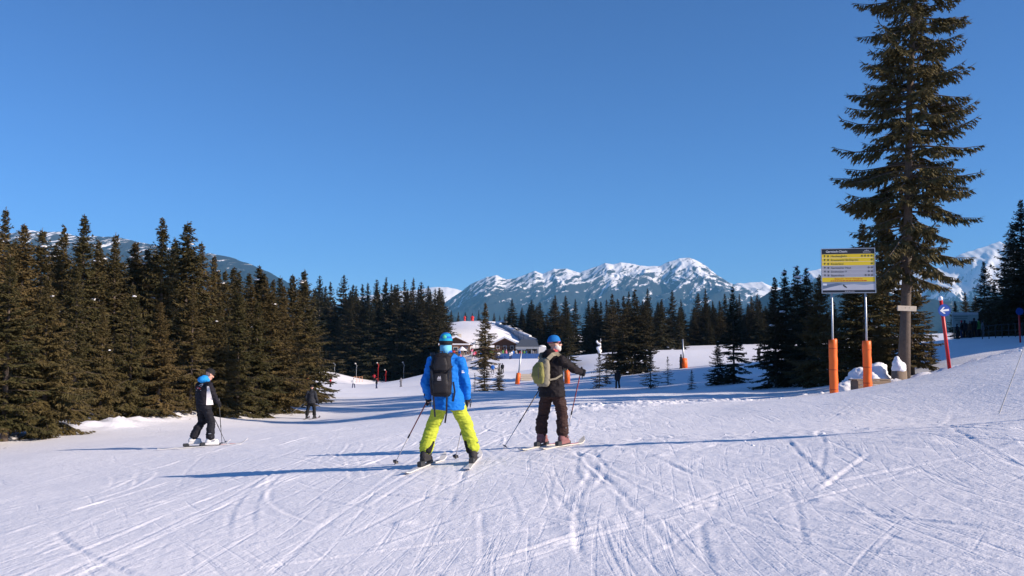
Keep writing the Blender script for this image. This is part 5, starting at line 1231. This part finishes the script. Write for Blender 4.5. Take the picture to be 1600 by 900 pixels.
# ------------------------------------------------------------------ small distant figures: one continuous mesh each, clothed by zones
FIG = {}
def figure_mesh(key, stance, arms, cols):
    mb = MB()
    mb.ell((0, 0, 1.66), (.10, .12, .13)); mb.capsule((0, 0, 1.5), (0, 0, 1.6), .07, .07)
    mb.loft([((0, 0, .78), .22, .16), ((0, 0, 1.0), .21, .16), ((0, .0, 1.25), .22, .16), ((0, 0, 1.45), .18, .12), ((0, 0, 1.52), .08, .08)])
    for s in (-1, 1):
        mb.limb([(s * .11, 0, .85), (s * (.11 + stance * .5), .06, .5), (s * (.11 + stance), 0, .10)], [.12, .10, .095]); mb.limb([(s * (.11 + stance), -.06, .06), (s * (.11 + stance), .16, .05)], [.07, .06])
        e, w = arms; mb.limb([(s * .22, 0, 1.42), (s * e[0], e[1], e[2]), (s * w[0], w[1], w[2])], [.09, .08, .07]); mb.ell((s * w[0], w[1] + .03, w[2] - .04), (.055, .06, .06))
    o = mb.fused('fig', [cols['trousers'], cols['jacket'], cols['cap'], M['skin']], None, .035, 2)
    me = o.data; mi = []
    for p in me.polygons:
        z = p.center.z; mi.append(2 if z > 1.66 else 3 if (z > 1.56 and p.center.y > .04) else 2 if z > 1.58 else 1 if (z > .80 or abs(p.center.x) > .33) else 0)
    me.polygons.foreach_set('material_index', mi); bpy.data.objects.remove(o); FIG[key] = me
CL = {k: cloth('dress_' + k, v) for k, v in dict(black=(.014, .014, .018), navy=(.02, .03, .08), red=(.42, .03, .04), white=(.62, .62, .64), grey=(.13, .13, .15), green=(.10, .30, .08), blue=(.02, .12, .42), brown=(.10, .05, .03), pink=(.5, .15, .25)).items()}
A1 = ((.30, -.02, 1.15), (.28, .12, .95)); A2 = ((.34, .05, 1.18), (.40, .22, 1.05)); A3 = ((.27, 0, 1.14), (.25, .06, .90))
FSPEC = {'black': ('black', 'black', 'black', .06, A3), 'navy': ('navy', 'black', 'red', .08, A1), 'red': ('black', 'red', 'black', .1, A2), 'white': ('navy', 'white', 'grey', .1, A2), 'grey': ('grey', 'grey', 'black', .08, A1), 'green': ('black', 'green', 'black', .06, A3), 'blue': ('grey', 'blue', 'white', .08, A1), 'brown': ('black', 'brown', 'grey', .05, A3), 'pink': ('white', 'pink', 'white', .07, A1)}
for k, (tr_, ja, ca, st, ar) in FSPEC.items(): figure_mesh(k, st, ar, dict(trousers=CL[tr_], jacket=CL[ja], cap=CL[ca]))
def person_at(key, px_, Y_, label, group=None, hgt=1.75, rz=0.0):
    x = T3(px_, 560, Y_).x; o = bpy.data.objects.new('person', FIG[key]); COL.objects.link(o)
    o.location = (x, Y_, gz(x, Y_)); o.scale = (hgt / 1.79,) * 3; o.rotation_euler = (0, 0, rz); return tag(o, label, 'person', group)
for key, px_, Y_, rz, lb in [('black', 965, 80, .3, 'dark figure standing in the shaded snow right of the bearded skier'), ('black', 1064, 104, 1.0, 'dark figure beside the orange padded pylon in the shade'), ('black', 1186, 112, .5, 'dark figure at the edge of the clump, far up the shaded slope'),
    ('grey', 489, 168, .5, 'far skier nearest the slanting orange pylon at the forest end'), ('red', 517, 158, 1.4, 'far skier in red gliding left of the pale orange fence'), ('white', 553, 152, .4, 'far skier in white jacket on the gentle slope'), ('navy', 589, 148, 2.0, 'far skier in navy jacket in the middle of the gentle slope'),
    ('grey', 627, 150, 1.2, 'far grey skier on the slope closest to the blue-jacketed skier'), ('red', 585, 206, 0, 'far figure in red at the foot of the dense stand'), ('navy', 601, 208, 0, 'far figure in navy at the foot of the dense stand'), ('black', 729, 118, .3, 'dark figure just right of the blue-jacketed skier\'s shoulder, far off'), ('blue', 770, 150, 0, 'far figure in blue below the tall sparse spruce'), ('black', 785, 152, 0, 'far dark figure left of the shade-blue terrace wall')]:
    person_at(key, px_, Y_, lb, rz=rz)
keys = list(FIG)
for i in range(46):          # the crowd on the lodge terrace
    k = keys[(i * 5 + i // 9) % len(keys)]; px_ = 690 + 155 * ((i * .6180339) % 1.0); Y_ = R.uniform(186, 199)
    person_at(k, px_, Y_, 'guest in %s among the crowd on the lodge terrace' % k, 'crowd on the lodge terrace', R.uniform(1.6, 1.85), R.uniform(0, 6.28))
for i, (px_, k) in enumerate([(1497, 'black'), (1504, 'navy'), (1509, 'black'), (1517, 'brown'), (1524, 'black'), (1531, 'green'), (1537, 'grey')]):
    person_at(k, px_, 74 + (i % 3), 'person in %s waiting by the far notice board, %s from the left' % (k, ORD[i]), 'people waiting by the notice board', R.uniform(1.3, 1.75), R.uniform(0, 6))

# terrace tables and railings in front of the lodge
for i in range(9):
    px_ = 698 + i * 11.5; Y_ = 187 + (i * 7 % 5) * 2; x = T3(px_, 560, Y_).x
    root = empty('terrace_table', (x, Y_, gz(x, Y_)), R.uniform(0, 1), 'wooden table on the crowded lodge terrace', 'table', 'tables on the lodge terrace')
    MB().box((0, 0, .76), (1.8, .8, .06)).build('top', M['wood_pale'], root)
    for s in (-1, 1):
        MB().box((s * .7, 0, .36), (.08, .6, .74)).build('leg', M['wood_pale'], root)
        MB().box((0, s * .7, .45), (1.8, .28, .05)).build('seat', M['wood_pale'], root)

# ------------------------------------------------------------------ the air
mh = bpy.data.materials.new('air'); mh.use_nodes = True; nt = mh.node_tree; nt.nodes.clear()
pv = nt.nodes.new('ShaderNodeVolumePrincipled'); pv.inputs['Color'].default_value = (.22, .60, 1.0, 1); pv.inputs['Density'].default_value = HAZE = 6.2e-5
ou = nt.nodes.new('ShaderNodeOutputMaterial'); nt.links.new(pv.outputs[0], ou.inputs['Volume'])
zmax = max(max(v.co.z for v in o.data.vertices) for o in scene.objects if o.type == 'MESH' and o.parent is None and o.get('kind') == 'structure')
hz = MB().box((0, 0, 0), (20400, 10700, 1)).build('haze', mh)
lo = -1000.0; hz.scale = (1, 1, zmax + 20 - lo); hz.location = (0, 4850, (zmax + 20 + lo) / 2)
tag(hz, 'thin blue mountain air between the slope and the far ranges', 'haze', kind='stuff')
bpy.data.scenes.remove(WORK)
